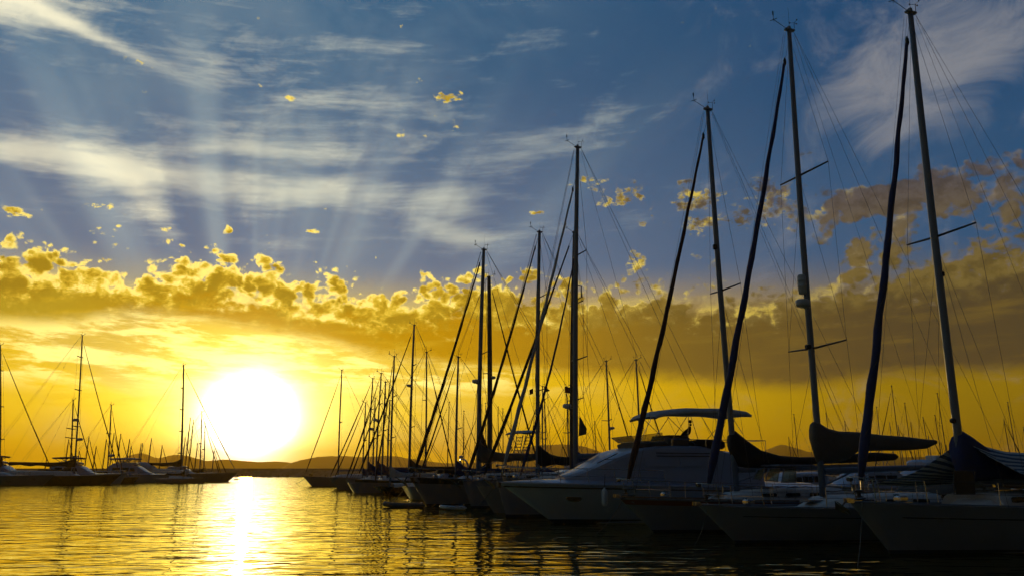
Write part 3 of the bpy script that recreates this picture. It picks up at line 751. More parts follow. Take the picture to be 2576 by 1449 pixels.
shape_cover(r10, F10, [(2042, 1062), (2056, 1056), (2068, 1068), (2085, 1078), (2110, 1084), (2160, 1086), (2215, 1093), (2280, 1098), (2330, 1104), (2352, 1106)],
            [(2044, 1120), (2056, 1166), (2072, 1166), (2095, 1164), (2128, 1158), (2160, 1134), (2215, 1133), (2280, 1132), (2330, 1128), (2354, 1116)], GREYC)
shape_cover(r11, F11, [(2404, 1092), (2420, 1083), (2445, 1098), (2475, 1120), (2510, 1150), (2545, 1168), (2640, 1180), (2780, 1190)],
            [(2406, 1165), (2420, 1208), (2445, 1212), (2475, 1208), (2510, 1204), (2545, 1204), (2640, 1210), (2780, 1215)], BLUEC, wid=.26)

# striped awning over the nearest boat's boom
def awning(root, F, d):
    ridge = [F.loc(x, y) for x, y in ((2430, 1105), (2470, 1128), (2530, 1140), (2610, 1146), (2720, 1152), (2860, 1156))]
    hb = d['hb']; NX, NY = len(ridge), 14; me_v, me_f, uv = [], [], []
    for i, r in enumerate(ridge):
        for j in range(NY + 1):
            k = j / NY * 2 - 1; yy = k * hb * 1.02
            zlo = d['Fb'] * .8 + .62 if True else 0
            sag = .16 * math.sin(math.pi * abs(k)) + .03 * math.sin(i * 2.2 + j * 1.3)
            x = r.x + (-1.7 * (abs(k)) * (1 if i == 0 else max(0, 1 - i * .45)) if k > 0 else (-.1 + 1.0 * abs(k)) * max(0, 1 - i * .5))
            me_v.append((x, yy, r.z + .06 - (r.z - zlo) * abs(k) ** .9 - sag)); uv.append((i / (NX - 1), j / NY))
    for i in range(NX - 1):
        for j in range(NY): a = i * (NY + 1) + j; me_f.append((a, a + 1, a + NY + 2, a + NY + 1))
    o = obj('striped_awning', (me_v, me_f), striped(), root, True)
    l = o.data.uv_layers.new(name='UVMap')
    for lp in o.data.loops: l.data[lp.index].uv = uv[lp.vertex_index]
    md = o.modifiers.new('thickness', 'SOLIDIFY'); md.thickness = .012
    return o
awning(r11, F11, d11)
# weather cloth and inclined strut beside the nearest mast
a, b, c, e = (F11.loc(*p, -.9) for p in ((2400, 1184), (2452, 1184), (2452, 1242), (2400, 1242)))
extra_part(r11, 'companion_screen', join(tube([a, b, c, e, a], .02, 5), box((a + c) / 2, ((b - a).length * .94, .02, (a - e).length * .94))), BLACK)

# windscreen house of the third boat: three panes in a white frame
def pane(F, pts, yl): return [F.loc(x, y, yl) for x, y in pts]
ws = []
for k, q in enumerate((((1906, 1180), (1925, 1176), (1914, 1206), (1894, 1204)), ((1934, 1177), (1962, 1177), (1956, 1210), (1925, 1207)), ((1972, 1178), (2002, 1178), (2002, 1212), (1966, 1212)))):
    v = pane(F9, q, -1.15); g_ = obj('cabin_window', (v, [(0, 1, 2, 3)]), SCREEN, r9); md = g_.modifiers.new('t', 'SOLIDIFY'); md.thickness = .01
    obj('window_frame', tube(v + [v[0]], .028, 5), HULL, g_)
extra_part(r9, 'hardtop', join(rbox((F9.loc(1955, 1172).x, 0, F9.loc(1955, 1172, -1.15).z + .03), (1.75, 2.5, .07), .03)), HULL)
# ================================================================== motor boats
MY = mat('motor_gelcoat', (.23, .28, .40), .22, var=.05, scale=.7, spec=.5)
def canopy(root, pts_c, w, th, m, name='bimini_top', parent=None):
    """a cloth top: centre line points, half width, thickness"""
    rings = []
    n = len(pts_c)
    for i, p in enumerate(pts_c):
        e = .25 if i in (0, n - 1) else 1.0
        top = [p + Vector((0, w * k, (1 - k * k) * .10 - (abs(k) > .99) * .10)) for k in (-1, -.8, -.4, 0, .4, .8, 1)]
        bot = [p + Vector((0, w * k, -th * e + (1 - k * k) * .06)) for k in (1, .8, .4, 0, -.4, -.8, -1)]
        rings.append(top + bot)
    return obj(name, loft(rings, True, True), m, parent or root, True)
def motor_boat(label, wl, head=None, L=12, B=4.0, Fb=1.7, theta=20, roof=None, fly=True, bim=True, arch=False, seed=1, win=True, hullm=None, group=None, name='motor_yacht', rail=True, over=1.2, cat='motor boat', Y=None):
    o = G(*wl) if Y is None else Vector((P(wl[0], 1200, Y).x, Y, 0))
    th = R(theta); F = Frame(o, th)
    if head: h = F.loc(*head); over = max(.3, -h.x); Fb = h.z
    root = empty(name, F.o, th, label, cat, group)
    pt = hullshape(L, B, Fb, Fb * .72, over, .1, full=.5, tr=.9, mid=Fb * .84)
    s = L / 12; dist = o.length; k = max(1, dist / 60)
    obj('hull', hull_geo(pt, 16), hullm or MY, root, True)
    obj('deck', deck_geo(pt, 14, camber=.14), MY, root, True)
    obj('rub_rail', join(*[tube([pt(i / 14, .06, sd_) for i in range(15)], .035 * k, 5) for sd_ in (-1, 1)]), RUB, root)
    zz = Fb * .80; hb = B / 2
    h1 = 1.25 * s
    sup = obj('superstructure', roof_geo([(.22 * L, hb * .2, hb * .15, zz, zz + .12), (.34 * L, hb * .7, hb * .5, zz, zz + .38 * h1), (.44 * L, hb * .84, hb * .66, zz, zz + .95 * h1), (.5 * L, hb * .86, hb * .70, zz, zz + 1.15 * h1), (.74 * L, hb * .86, hb * .70, zz, zz + 1.2 * h1), (.78 * L, hb * .86, hb * .72, zz, zz + 1.0 * h1)]), MY, root)
    if win:
        for sd_ in (-1, 1):
            for j, (xa, xb) in enumerate(((.44, .52), (.535, .62), (.635, .72))):
                zt = .86 if j else .80
                v = [Vector((xa * L + (.25 * s if j == 0 else 0), sd_ * hb * .80, zz + .45 * h1)), Vector((xb * L, sd_ * hb * .80, zz + .45 * h1)), Vector((xb * L, sd_ * hb * .75, zz + zt * h1)), Vector((xa * L + (.45 * s if j == 0 else 0), sd_ * hb * .75, zz + zt * h1))]
                v2 = [p + Vector((0, sd_ * .05, 0)) for p in v]
                obj('window', (v + v2, [(0, 1, 2, 3), (7, 6, 5, 4), (0, 4, 5, 1), (1, 5, 6, 2), (2, 6, 7, 3), (3, 7, 4, 0)]), GLASSM, sup)
    zt = zz + 1.2 * h1
    if fly:
        obj('flybridge', roof_geo([(.47 * L, hb * .5, hb * .46, zt - .05, zt + .35), (.50 * L, hb * .66, hb * .62, zt - .05, zt + .5), (.70 * L, hb * .68, hb * .64, zt - .05, zt + .42), (.74 * L, hb * .66, hb * .62, zt - .05, zt + .2)]), MY, root)
        obj('seat', rbox((.63 * L, 0, zt + .55), (.5, 1.2 * s, .5), .06), FENDW, root)
    if bim:
        canopy(root, cpoly([(.46 * L, 0, zt + 1.35), (.54 * L, 0, zt + 1.5), (.66 * L, 0, zt + 1.52), (.78 * L, 0, zt + 1.42)], 3), hb * .62, .10 * k, WHITEC if seed % 2 else BLUEC)
        obj('bimini_frame', join(*[tube([Vector((xx * L, sd_ * hb * .6, zt + .3)), Vector((xt * L, sd_ * hb * .6, zt + 1.42))], .018 * k, 5) for sd_ in (-1, 1) for xx, xt in ((.60, .48), (.60, .62), (.66, .76), (.70, .56))]), STEEL, root)
    if arch:
        ar = obj('radar_arch', join(*[tube(cpoly([(.70 * L, sd_ * hb * .7, zt), (.66 * L, sd_ * hb * .62, zt + 1.1 * s), (.64 * L, 0, zt + 1.3 * s)], 4), .07 * k, 6, flat=.6) for sd_ in (-1, 1)]), MY, root)
        obj('radar_dome', lathe([(.02, -.15), (.28 * s, -.12), (.32 * s, 0), (.25 * s, .15), (.02, .2)], (.64 * L, 0, zt + 1.55 * s), 10), MY, ar)
        obj('aerial', tube([(.66 * L, -.5, zt + 1.2 * s), (.68 * L, -.5, zt + 3.0 * s)], .015 * k, 4), BLACK, ar)
    if rail:
        q = [pt(t, 0, -1) + Vector((0, .08, 0)) for t in (.42, .3, .2, .1, .02)] + [pt(t, 0, 1) + Vector((0, -.08, 0)) for t in (.02, .1, .2, .3, .42)]
        obj('bow_rail', join(tube([p + Vector((0, 0, .6)) for p in q], .016 * k, 5), *[tube([p, p + Vector((0, 0, .6))], .013 * k, 4) for p in q[1:-1]]), STEEL, root)
    return root, F, pt, zz

# ------------------------------------------------------------------ the flybridge yacht in the near row, measured piece by piece
def hero_yacht():
    F = Frame(G(1392, 1315), R(20)); h = F.loc(1257, 1214); over = -h.x; Fb = h.z; L, B = 13.2, 4.4; hb = B / 2
    root = empty('flybridge_yacht', F.o, R(20), 'white flybridge motor yacht with pale bimini top between the sailing boats', 'motor yacht')
    pt = hullshape(L, B, Fb, Fb * .80, over, .1, full=.45, tr=.92, mid=Fb * .86)
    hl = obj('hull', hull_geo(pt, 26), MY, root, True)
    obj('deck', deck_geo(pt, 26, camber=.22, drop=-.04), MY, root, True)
    obj('rub_rail', join(*[tube([pt((i / 24), .085, sd_) + Vector((-.01, sd_ * .01, 0)) for i in range(25)], .032, 6) for sd_ in (-1, 1)]), BLACK, root)
    obj('gunwale', join(*[tube([pt((i / 24), .0, sd_) + Vector((0, 0, .02)) for i in range(25)], .05, 6) for sd_ in (-1, 1)]), MY, root)
    obj('boot_top', strip_geo(pt, .9, 1.02), ANTIF, root)
    # portholes
    for (px, py) in ((1445, 1249), (1584, 1249)):
        for yl in (-1,):
            t = .01
            x = F.loc(px, py, -hb * .8).x; tt = max(.05, x / L); best = min(((pt(tt_, u_ / 20, -1) - F.loc(px, py, pt(tt_, u_ / 20, -1).y)).length, tt_, u_ / 20) for tt_ in [q / 80 for q in range(4, 60)] for u_ in range(4, 14))
            c = pt(best[1], best[2], -1); tx = (pt(best[1] + .02, best[2], -1) - c).normalized()
            ring = [c + tx * math.cos(a) * .34 * (1 if abs(math.cos(a)) < .9 else 1) + Vector((0, 0, math.sin(a) * .145)) + Vector((0, -.02, 0)) for a in [2 * math.pi * j / 18 for j in range(18)]]
            pw = obj('porthole', (ring + [p + Vector((0, -.02, 0)) for p in ring], [tuple(range(18)), tuple(range(18, 36))[::-1]] + [(i, (i + 1) % 18, 18 + (i + 1) % 18, 18 + i) for i in range(18)]), GLASSM, root)
            obj('porthole_rim', tube([p + Vector((0, -.02, 0)) for p in ring + ring[:1]], .016, 5), STEEL, pw)
    yl = -hb * .62
    def q(px, py): return F.loc(px, py, yl)
    zb = Fb * .88
    S = [(1440, 1200, 1197), (1474, 1200, 1184), (1500, 1200, 1172), (1545, 1200, 1148), (1572, 1200, 1134), (1600, 1200, 1126), (1648, 1200, 1120), (1705, 1200, 1119), (1763, 1200, 1120), (1800, 1200, 1129), (1845, 1200, 1136), (1900, 1200, 1138), (1905, 1200, 1150)]
    st = []
    for i, (px, _, py) in enumerate(S):
        p = q(px, py); w0 = hb * min(.84, .30 + i * .12); st.append((p.x, w0, w0 * .86, zb, p.z))
    sup = obj('superstructure', roof_geo(st), MY, root)
    # windscreen panel lines and grooves
    for sd_ in (-1, 1):
        a, b = q(1640, 1139), q(1782, 1139); y0 = sd_ * hb * .795
        for dz in (0, -.13): obj('groove', box(((a.x + b.x) / 2, y0, a.z + dz), (b.x - a.x, .03, .035)), BLACK, sup)
        for (x0, x1, z0, z1) in ((1500, 1600, 1168, 1150), (1612, 1690, 1172, 1152), (1700, 1780, 1172, 1152)):
            A = [q(x0 + (0 if x0 > 1550 else 18), z0), q(x1, z0), q(x1, z1), q(x0 + (0 if x0 > 1550 else 58), z1)]
            v = [Vector((p.x, sd_ * hb * (.835 - .045 * (p.z - zb)), p.z)) for p in A]; v2 = [p + Vector((0, sd_ * .035, 0)) for p in v]
            obj('side_panel', (v + v2, [(0, 1, 2, 3), (7, 6, 5, 4), (0, 4, 5, 1), (1, 5, 6, 2), (2, 6, 7, 3), (3, 7, 4, 0)]), MY, sup)
    a, b = q(1498, 1170), q(1548, 1147); obj('wiper', join(tube([a + Vector((0, -.2, .1)), b + Vector((0, -.2, .12))], .02, 5), tube([a + Vector((.4, -.2, .25)), b + Vector((0, -.1, -.1))], .012, 5)), BLACK, sup)
    # flybridge: coaming, screen, console, seats, rail
    z0 = q(1700, 1121).z
    X_ = lambda px: F.loc(px, 1105, yl).x
    Z_ = lambda py: F.loc(1700, py, yl).z
    obj('fly_coaming', roof_geo([(X_(1612), hb * .4, hb * .45, z0 - .06, Z_(1113)), (X_(1630), hb * .56, hb * .6, z0 - .06, Z_(1110)), (X_(1678), hb * .6, hb * .62, z0 - .06, Z_(1108)), (X_(1680), hb * .6, hb * .62, z0 - .06, Z_(1112))]), GREYC, root)
    scr = [Vector((X_(1606), -hb * .5, Z_(1099))), Vector((X_(1600) - .25, 0, Z_(1099))), Vector((X_(1606), hb * .5, Z_(1099)))]
    fr_ = obj('fly_windscreen', loft([[Vector((X_(1672), -hb * .6, Z_(1108))), Vector((X_(1622), -hb * .55, Z_(1110))), Vector((X_(1612), 0, Z_(1110))), Vector((X_(1622), hb * .55, Z_(1110))), Vector((X_(1672), hb * .6, Z_(1108)))],
                                [Vector((X_(1664), -hb * .66, Z_(1088))), Vector((X_(1606), -hb * .60, Z_(1096))), Vector((X_(1594), 0, Z_(1097))), Vector((X_(1606), hb * .60, Z_(1096))), Vector((X_(1664), hb * .66, Z_(1088)))]], False, False), SCREEN, root)
    fr_.modifiers.new('t', 'SOLIDIFY').thickness = .012
    obj('screen_trim', tube([Vector((X_(1672), -hb * .61, Z_(1108))), Vector((X_(1622), -hb * .56, Z_(1110))), Vector((X_(1612), 0, Z_(1110))), Vector((X_(1622), hb * .56, Z_(1110))), Vector((X_(1672), hb * .61, Z_(1108)))], .02, 5), STEEL, fr_)
    obj('console', join(rbox(((X_(1694) + X_(1748)) / 2, -.1, (z0 + Z_(1097)) / 2), (X_(1748) - X_(1694), 1.7, Z_(1097) - z0), .06), rbox((X_(1722), -.1, Z_(1095)), ((X_(1748) - X_(1694)) * .97, 1.6, .10), .04)), GREYC, root)
    # covered helm seat with its head rest, seen in silhouette above the console
    c = F.loc(1732, 1100, -.3); hp = F.loc(1737, 1075, -.3)
    obj('covered_helm_seat', join(tube(cpoly([F.loc(1712, 1097, -.3), F.loc(1724, 1091, -.3), F.loc(1732, 1083, -.3), F.loc(1736, 1072, -.3)], 3), [.03, .08, .13, .15, .155, .15, .13, .10, .07, .05], 8), rbox(hp + Vector((0, 0, .28)), (.13, .12, .16), .03), rbox(hp + Vector((0, 0, .13)), (.11, .1, .10), .02)), BLACKC, root, True)
    obj('fly_seat', rbox((X_(1800), 0, z0 + .10), (1.5, 2.2, .42), .10), BLACKC, root)
    obj('fly_rail', join(*[tube([Vector((X_(x_), sd_ * hb * .62, Z_(1104))) for x_ in (1680, 1760, 1850, 1925)], .018, 5) for sd_ in (-1, 1)], tube([Vector((X_(1925), -hb * .62, Z_(1104))), Vector((X_(1925), hb * .62, Z_(1104)))], .018, 5),
         *[tube([Vector((X_(x_), sd_ * hb * .62, z0 - .25)), Vector((X_(x_), sd_ * hb * .62, Z_(1104)))], .015, 5) for sd_ in (-1, 1) for x_ in (1690, 1775, 1805, 1860, 1925)]), STEEL, root)
    # bimini
    line = [F.loc(x, y, 0) for x, y in ((1614, 1050), (1622, 1044), (1640, 1040), (1670, 1036), (1710, 1032), (1750, 1033), (1790, 1033), (1820, 1036), (1846, 1040), (1853, 1044))]
    canopy(root, cpoly(line, 2), hb * .56, .20, WHITEC)
    tubes = []
    for sd_ in (-1, 1):
        y_ = sd_ * hb * .60
        for (xa, ya, xb, yb) in ((1618, 1052, 1672, 1105), (1640, 1048, 1610, 1112), (1680, 1048, 1752, 1120), (1728, 1047, 1692, 1104), (1732, 1047, 1731, 1100), (1738, 1047, 1756, 1104), (1764, 1046, 1800, 1106), (1800, 1080, 1776, 1108), (1840, 1046, 1868, 1090), (1850, 1048, 1832, 1100), (1683, 1048, 1640, 1112)):
            p, r_ = F.loc(xa, ya, y_), F.loc(xb, yb, y_)
            tubes.append(tube([Vector((p.x, y_, p.z)), Vector((r_.x, y_, r_.z))], .0155, 5))
    obj('bimini_frame', join(*tubes), STEEL, root)
    # bow rail and foredeck fittings
    ts = [.015, .07, .14, .21, .28, .35, .42]
    gp = [pt(t, 0, -1) + Vector((0, .06, 0)) for t in reversed(ts)] + [pt(t, 0, 1) + Vector((0, -.06, 0)) for t in ts]
    obj('bow_rail', tube([p + Vector((-.1, 0, .68)) for p in gp], .016, 6), STEEL, root)
    obj('bow_rail', tube([p + Vector((-.05, 0, .36)) for p in gp], .010, 6), STEEL, root)
    for p in gp: obj('rail_post', tube([p, p + Vector((-.1, 0, .68))], .014, 6), STEEL, root)
    obj('foredeck_hatch', rbox((2.6, 0, Fb * .98 + .16), (.6, .6, .06), .02), GLASSM, root)
    obj('windlass', rbox((.5, 0, Fb + .12), (.4, .24, .2), .05), STEEL, root)
    obj('anchor', join(tube([Vector((.4, 0, Fb + .08)), Vector((-over - .05, 0, Fb + .02))], .03, 6), box((-over - .05, 0, Fb - .08), (.12, .30, .22))), GALV, root)
    # fender hanging from the deck edge
    fb_ = F.loc(1521, 1250, -hb * .98); 
    fn = empty('fender', F.world(fb_), R(20), 'white cylindrical fender hanging on a rope against the motor yacht hull', 'fender')
    obj('fender_body', lathe([(.01, -.37), (.08, -.34), (.125, -.26), (.13, 0), (.125, .24), (.08, .32), (.03, .36), (.03, .40), (.01, .40)], (0, 0, 0), 14), FENDW, fn, True)
    a = F.loc(1520, 1192, -hb * .9) - fb_
    obj('rope', tube([Vector((0, 0, .38)), Vector((a.x, a.y * .6, a.z))], .014, 5), ROPE, fn)
    return root, F
ry, FY = hero_yacht()
# ================================================================== the rest of the right-hand row, toward the sun
GR = 'sailing boats moored in the far part of the row'
sailboat('outermost sloop of the right row, alone against the sun glow with mast dome', wl=(784, 1222.5), head=(762, 1197), mast=(860, 931), base=(851, 1190), L=14.5, B=4.2, furlc=BROWNC, fr=.08, boomc=None, seed=21, radar=None, mw=.13, lod=1, group=GR, ftop=.96, spreaders=(.5,))
sailboat('second sloop from the harbour mouth with forestay just right of the outermost boat', wl=(853, 1231), head=(825, 1202), mast=(938, 952), base=(925, 1180), L=14, B=4.1, furlc=BROWNC, fr=.10, boomc=BLUEC, seed=22, lod=1, group=GR, spreaders=(.35, .68))
sailboat('grey-hulled sloop squeezed behind the blunt white bow', wl=(884, 1234), head=(868, 1203), mast=(959, 939), base=(946, 1180), L=14, B=4.1, furlc=BLACKC, fr=.10, boomc=BLUEC, seed=23, lod=1, group=GR, spreaders=(.4, .7), radar=.55)
sailboat('blunt-bowed white sloop with upright stem carrying the tallest far mast', wl=(896, 1239.5), head=(893, 1205), mast=(1042, 818), base=(1030, 1175), L=15, B=4.4, furlc=BLACKC, fr=.12, boomc=BLACKC, seed=24, lod=1, group=GR, spreaders=(.33, .73), radar=.60, stripe='black', mw=.15)
sailboat('low sloop with dark navy hull and pale deck before the high cruising ketch', wl=(967, 1244), head=(936, 1222), mast=(992, 897), base=(983, 1170), L=12, B=3.8, hull=NAVY, furlc=BROWNC, fr=.10, boomc=WHITEC, seed=25, lod=1, group=GR, spreaders=(.36, .68), hood=WHITEC)
def row(px_top, py_top, px_base, Y, hx, label, right=False, seed=1, name='sailing_boat', group='masts standing in the middle of the row', **k):
    a = dict(furlc=BLACKC, fr=.09, boomc=BLUEC, lod=1, L=12, B=3.8, spreaders=(.5,))
    a.update(k)
    return sailboat(label, headx=hx, Y=Y, mast=(px_top, py_top), base=(px_base, 1175), theta=(200 if right else 20), seed=seed, group=group, name=name, **a)
row(970, 961, 962, 96, 893, 'sloop whose thin mast stands fourth from the left among the far masts', seed=31)
row(944, 1001, 939, 118, 880, 'small sloop with radar mast among the far cluster left of the tall mast', seed=32, radar=.62, L=11)
row(920, 1013, 913, 125, 850, 'small far sloop with the shortest mast nearest the outermost boat', seed=33, L=11)
row(981, 1007, 975, 104, 925, 'small far sloop with low mast tucked behind the navy-hulled sloop', seed=34, L=10, furlc=None)
row(1073, 886, 1070, 100, 1135, 'sloop facing right whose forestay slopes down right of a slender mast', True, seed=35, furlc=BROWNC, ftop=.97, spreaders=(.62,))
row(1153, 899, 1147, 72, 1068, 'sloop with slim mast and steep dark furled sail left of the high ketch mast', seed=36, spreaders=(.42,))
row(1230, 697, 1231, 76, 1350, 'sloop facing right with thick dark brown mast and crossing furled sail', True, seed=37, mastm=DARKALU, furlc=BROWNC, fr=.10, mw=.24, spreaders=(.52,), L=12, B=4.2, boomc=BLACKC, radar=.50)
row(1445, 586, 1438, 47, 1243, 'sloop with dark mast half hidden behind the tall pale mast', seed=38, mastm=DARKALU, furlc=BLACKC, fr=.11, mw=.15, L=14, B=4.2, spreaders=(.32, .70), radar=.30, ftop=.99)
row(1525, 909, 1535, 84, 1600, 'sloop facing right with radar scanner high on a lone brown mast', True, seed=39, furlc=BROWNC, radar=.44)
row(1600, 906, 1612, 83, 1685, 'sloop facing right whose mast rises just left of the bimini top', True, seed=40, furlc=BROWNC)
row(1425, 973, 1431, 110, 1490, 'sloop with small flag at the masthead left of the tall pale mast', True, seed=41, furlc=None)
row(1365, 972, 1366, 112, 1300, 'sloop with thin brown mast just right of the sixth big mast', seed=42)
row(1370, 1004, 1372, 122, 1440, 'sloop with short brown mast and right-leaning stay behind the row', True, seed=43, furlc=BROWNC)

def tiny(px, py, group, label, rnd, right=None, col_=None, Hm=None):
    H = (Hm or rnd.uniform(13, 15.5)); Y = (H - CAM_H) * FPX / (1190 - py)
    right = rnd.random() < .5 if right is None else right
    sg = 1 if right else -1
    off = 4.3 * FPX / Y
    lean = (px - 1288) / 7300.0 * (1190 - py)
    return sailboat(label, headx=px + lean + sg * off, Y=Y, mast=(px, py), base=(px + lean, 1185), L=rnd.uniform(9.5, 12), B=3.4, theta=(200 if right else 20), furlc=rnd.choice([BROWNC, BLACKC, None, None]), fr=.07,
                    boomc=rnd.choice([BLUEC, BLACKC, WHITEC]), lod=0, group=group, seed=rnd.randint(0, 999), mw=.08, spreaders=rnd.choice([(.5,), (.36, .68)]), stays=0, mastm=rnd.choice([ALU, DARKALU, DARKALU]))
rnd = random.Random(5)
for px, py, t in ((1130, 1011, 'short far mast left of the sixth forestay with a thin aerial'), (1167, 1034, 'short far mast between the slim mast and the high ketch mast'), (1211, 1018, 'short mast touching the left side of the high ketch mast'), (1222, 1014, 'short mast seen in the gap between ketch mast and thick brown mast'),
                  (1253, 1023, 'first of three short masts right of the thick brown mast'), (1265, 1028, 'second of three short masts right of the thick brown mast'), (1286, 1029, 'third of three short masts right of the thick brown mast'), (1496, 1060, 'low mast right of the tall pale mast against the ridge')):
    tiny(px, py, 'short masts behind the middle of the row', 'small sloop, its ' + t, rnd)
for px, py, t in ((1997, 1042, 'leftmost mast right of the black boom cover'), (2078, 1039, 'mast standing over the high front of the grey boom cover'), (2125, 1060, 'short mast over the middle of the grey boom cover'), (2155, 1080, 'lowest mast tip over the grey boom cover'),
                  (2205, 1024, 'mast touching the left side of the navy furled sail'), (2238, 1063, 'short mast right of the navy furled sail'), (2243, 971, 'tallest far mast right of the navy furled sail'), (2259, 1070, 'low mast beside the tallest far mast'), (2276, 1014, 'brown mast above the end of the grey boom cover'),
                  (2291, 1063, 'short mast between two taller ones over the grey cover'), (2272, 1091, 'tiny mast tip over the grey cover end'), (2322, 1049, 'mast over the very tip of the grey boom cover'), (2352, 1044, 'mast just left of the leaning far mast'), (2358, 990, 'tall leaning far mast left of the nearest mast'),
                  (2367, 1110, 'low mast tip below the leaning far mast'), (2394, 1107, 'tiny mast close to the left side of the nearest mast'), (2525, 1055, 'mast over the striped awning'), (2535, 1012, 'leaning mast above the striped awning'), (2574, 1074, 'mast cut by the right edge of the picture'),
                  (1984, 1099, 'low mast left of the second forestay'), (1855, 1125, 'tiny mast over the black cover'), (2110, 1098, 'low mast tip behind the grey cover'), (2305, 1100, 'low dark mast in the far crowd'), (2335, 1096, 'low pale mast in the far crowd'), (2380, 1118, 'tiny mast in the far crowd'), (2440, 1120, 'tiny mast behind the navy boom cover')):
    tiny(px, py, 'masts of the far marina on the right', 'far sloop, its ' + t, rnd)

# low powerboats and a sport fishing tower seen between the hulls
motor_boat('white motor boat with grey hardtop seen under the long pale boom', (1290, 1210), L=11, B=3.6, Fb=1.6, theta=20, Y=72, bim=False, seed=3, over=1.0, group='motor boats behind the row')
motor_boat('white cabin cruiser seen below the black boom cover', (1845, 1210), L=9, B=3.2, Fb=1.4, theta=20, Y=58, fly=False, bim=False, seed=2, over=.8, group='motor boats behind the row')
motor_boat('white cabin cruiser with blue canopy beyond the second mast', (2010, 1210), L=9, B=3.2, Fb=1.5, theta=20, Y=52, fly=False, bim=True, seed=4, over=.8, group='motor boats behind the row')
motor_boat('white flybridge cruiser beyond the grey boom cover', (2170, 1210), L=10, B=3.6, Fb=1.6, theta=20, Y=56, fly=True, bim=False, seed=5, over=.8, group='motor boats behind the row')
motor_boat('pale motor cruiser with radar arch left of the high cruising ketch', (1010, 1210), L=11, B=3.6, Fb=1.5, theta=20, Y=96, fly=False, bim=False, arch=True, seed=6, group='motor boats behind the row')
def tower_boat():
    r, F, pt, zz = motor_boat('sport fishing boat with tall ladder tower behind the white bow', (1262, 1210), L=10, B=3.6, Fb=1.5, theta=20, Y=62, fly=False, bim=False, seed=8, over=.8, name='fishing_boat', cat='fishing boat')
    q = lambda x, y, yl=0: F.loc(x, y, yl)
    g = []
    for yl in (-1.1, 1.1):
        for xa, ya, xb, yb in ((1300, 1095, 1288, 1150), (1316, 1094, 1300, 1150), (1322, 1094, 1308, 1150), (1334, 1094, 1326, 1150)):
            a, b = q(xa, ya, yl), q(xb, yb, yl); g.append(tube([a, Vector((b.x, yl, zz + 1.2))], .04, 5))
        for (x0, x1) in ((1300, 1316), (1321, 1334)):
            for k in range(6):
                y_ = 1100 + k * 8; s_ = (y_ - 1095) * .22; g.append(tube([q(x0 - s_, y_, yl), q(x1 - s_ * .9, y_, yl)], .03, 4))
    obj('ladder', join(*g[:len(g) // 2]), STEEL, r); obj('ladder', join(*g[len(g) // 2:]), STEEL, r)
    canopy(r, [q(1286, 1089), q(1300, 1086), q(1325, 1085), q(1338, 1087)], 1.3, .1, WHITEC, 'tower_top')
tower_boat()

# white dinghy hoisted bow-up and the two inflatables on the water
def rib(name, o, th, L, B, label, tilt=0.0, m=None, z=.12):
    root = empty(name, o, th, label, 'dinghy'); root.rotation_euler = (0, tilt, th)
    r = .19 * L / 3; path = cpoly([(0, -B / 2, 0), (-L * .5, -B / 2, 0), (-L * .8, -B * .36, .04), (-L, 0, .14 * L / 3), (-L * .8, B * .36, .04), (-L * .5, B / 2, 0), (0, B / 2, 0)], 5)
    obj('tube', tube([p + Vector((0, 0, z)) for p in path], [r * (.35 if i in (0, len(path) - 1) else 1) for i in range(len(path))], 10), m or FENDW, root, True)
    obj('floor', loft([[Vector((-L * .02, -B * .42, z - .1)), Vector((-L * .02, 0, z - .22)), Vector((-L * .02, B * .42, z - .1))], [Vector((-L * .6, -B * .42, z - .08)), Vector((-L * .6, 0, z - .2)), Vector((-L * .6, B * .42, z - .08))], [Vector((-L * .96, -.05, z)), Vector((-L * .97, 0, z)), Vector((-L * .96, .05, z))]], False, False), RUB, root)
    obj('transom', box((-.12, 0, z + .03), (.05, B * .8, .34)), TEAK, root)
    obj('seat', box((-L * .38, 0, z + .1), (.22, B * .85, .03)), TEAK, root)
    obj('grab_line', tube([p + Vector((0, (1 if p.y > 0 else -1) * r * .95, z + .03 + .03 * math.sin(i * 2))) for i, p in enumerate(path[2:14])], .015, 4), ROPE, root)
    return root
rib('inflatable_dinghy', G(1066, 1275), R(14), 2.5, 1.3, 'long grey inflatable dinghy floating under the bow of the black-banded ketch', m=mat('dark_rubber', (.05, .05, .05), .6))
rib('inflatable_dinghy', G(1172, 1281), R(8), 1.5, 1.1, 'small pale blue inflatable dinghy floating left of the sixth white bow', m=mat('pale_blue_rubber', (.30, .40, .48), .45))
dn = rib('inflatable_dinghy', F7.world((7.2, .6, 1.35)), R(20), 4.2, 1.7, 'upturned white dinghy lashed on the deck behind the motor yacht bow', z=.1, m=mat('white_rubber', (.42, .43, .44), .4)); dn.rotation_euler = (R(150), R(-8), R(20))

# pontoons behind the sterns, on piles
def pontoon(p0, p1, w_, label):
    a, b = Vector(p0), Vector(p1); d = b - a; th = math.atan2(d.y, d.x); L = d.length
    root = empty('pontoon', (a + b) / 2, th, label, 'pontoon')
    obj('walkway', rbox((0, 0, .35), (L, w_, .25), .04), TEAK, root); obj('float', box((0, 0, .05), (L * .99, w_ * .8, .34)), mat('concrete', (.25, .24, .22), .9), root)
    n = max(2, int(L / 18))
    for i in range(n): obj('pile', tube([(-L / 2 + (i + .5) * L / n, w_ * .62, -2), (-L / 2 + (i + .5) * L / n, w_ * .62, 1.6)], .16, 8), DARKALU, root)
pontoon(F11.world((13.2, 0, 0)) + Vector((6, -12, 0)), G(853, 1231) + Vector((14.5, 7, 0)) + Vector((-8, 24, 0)), 2.4, 'long timber pontoon at the sterns of the right row')

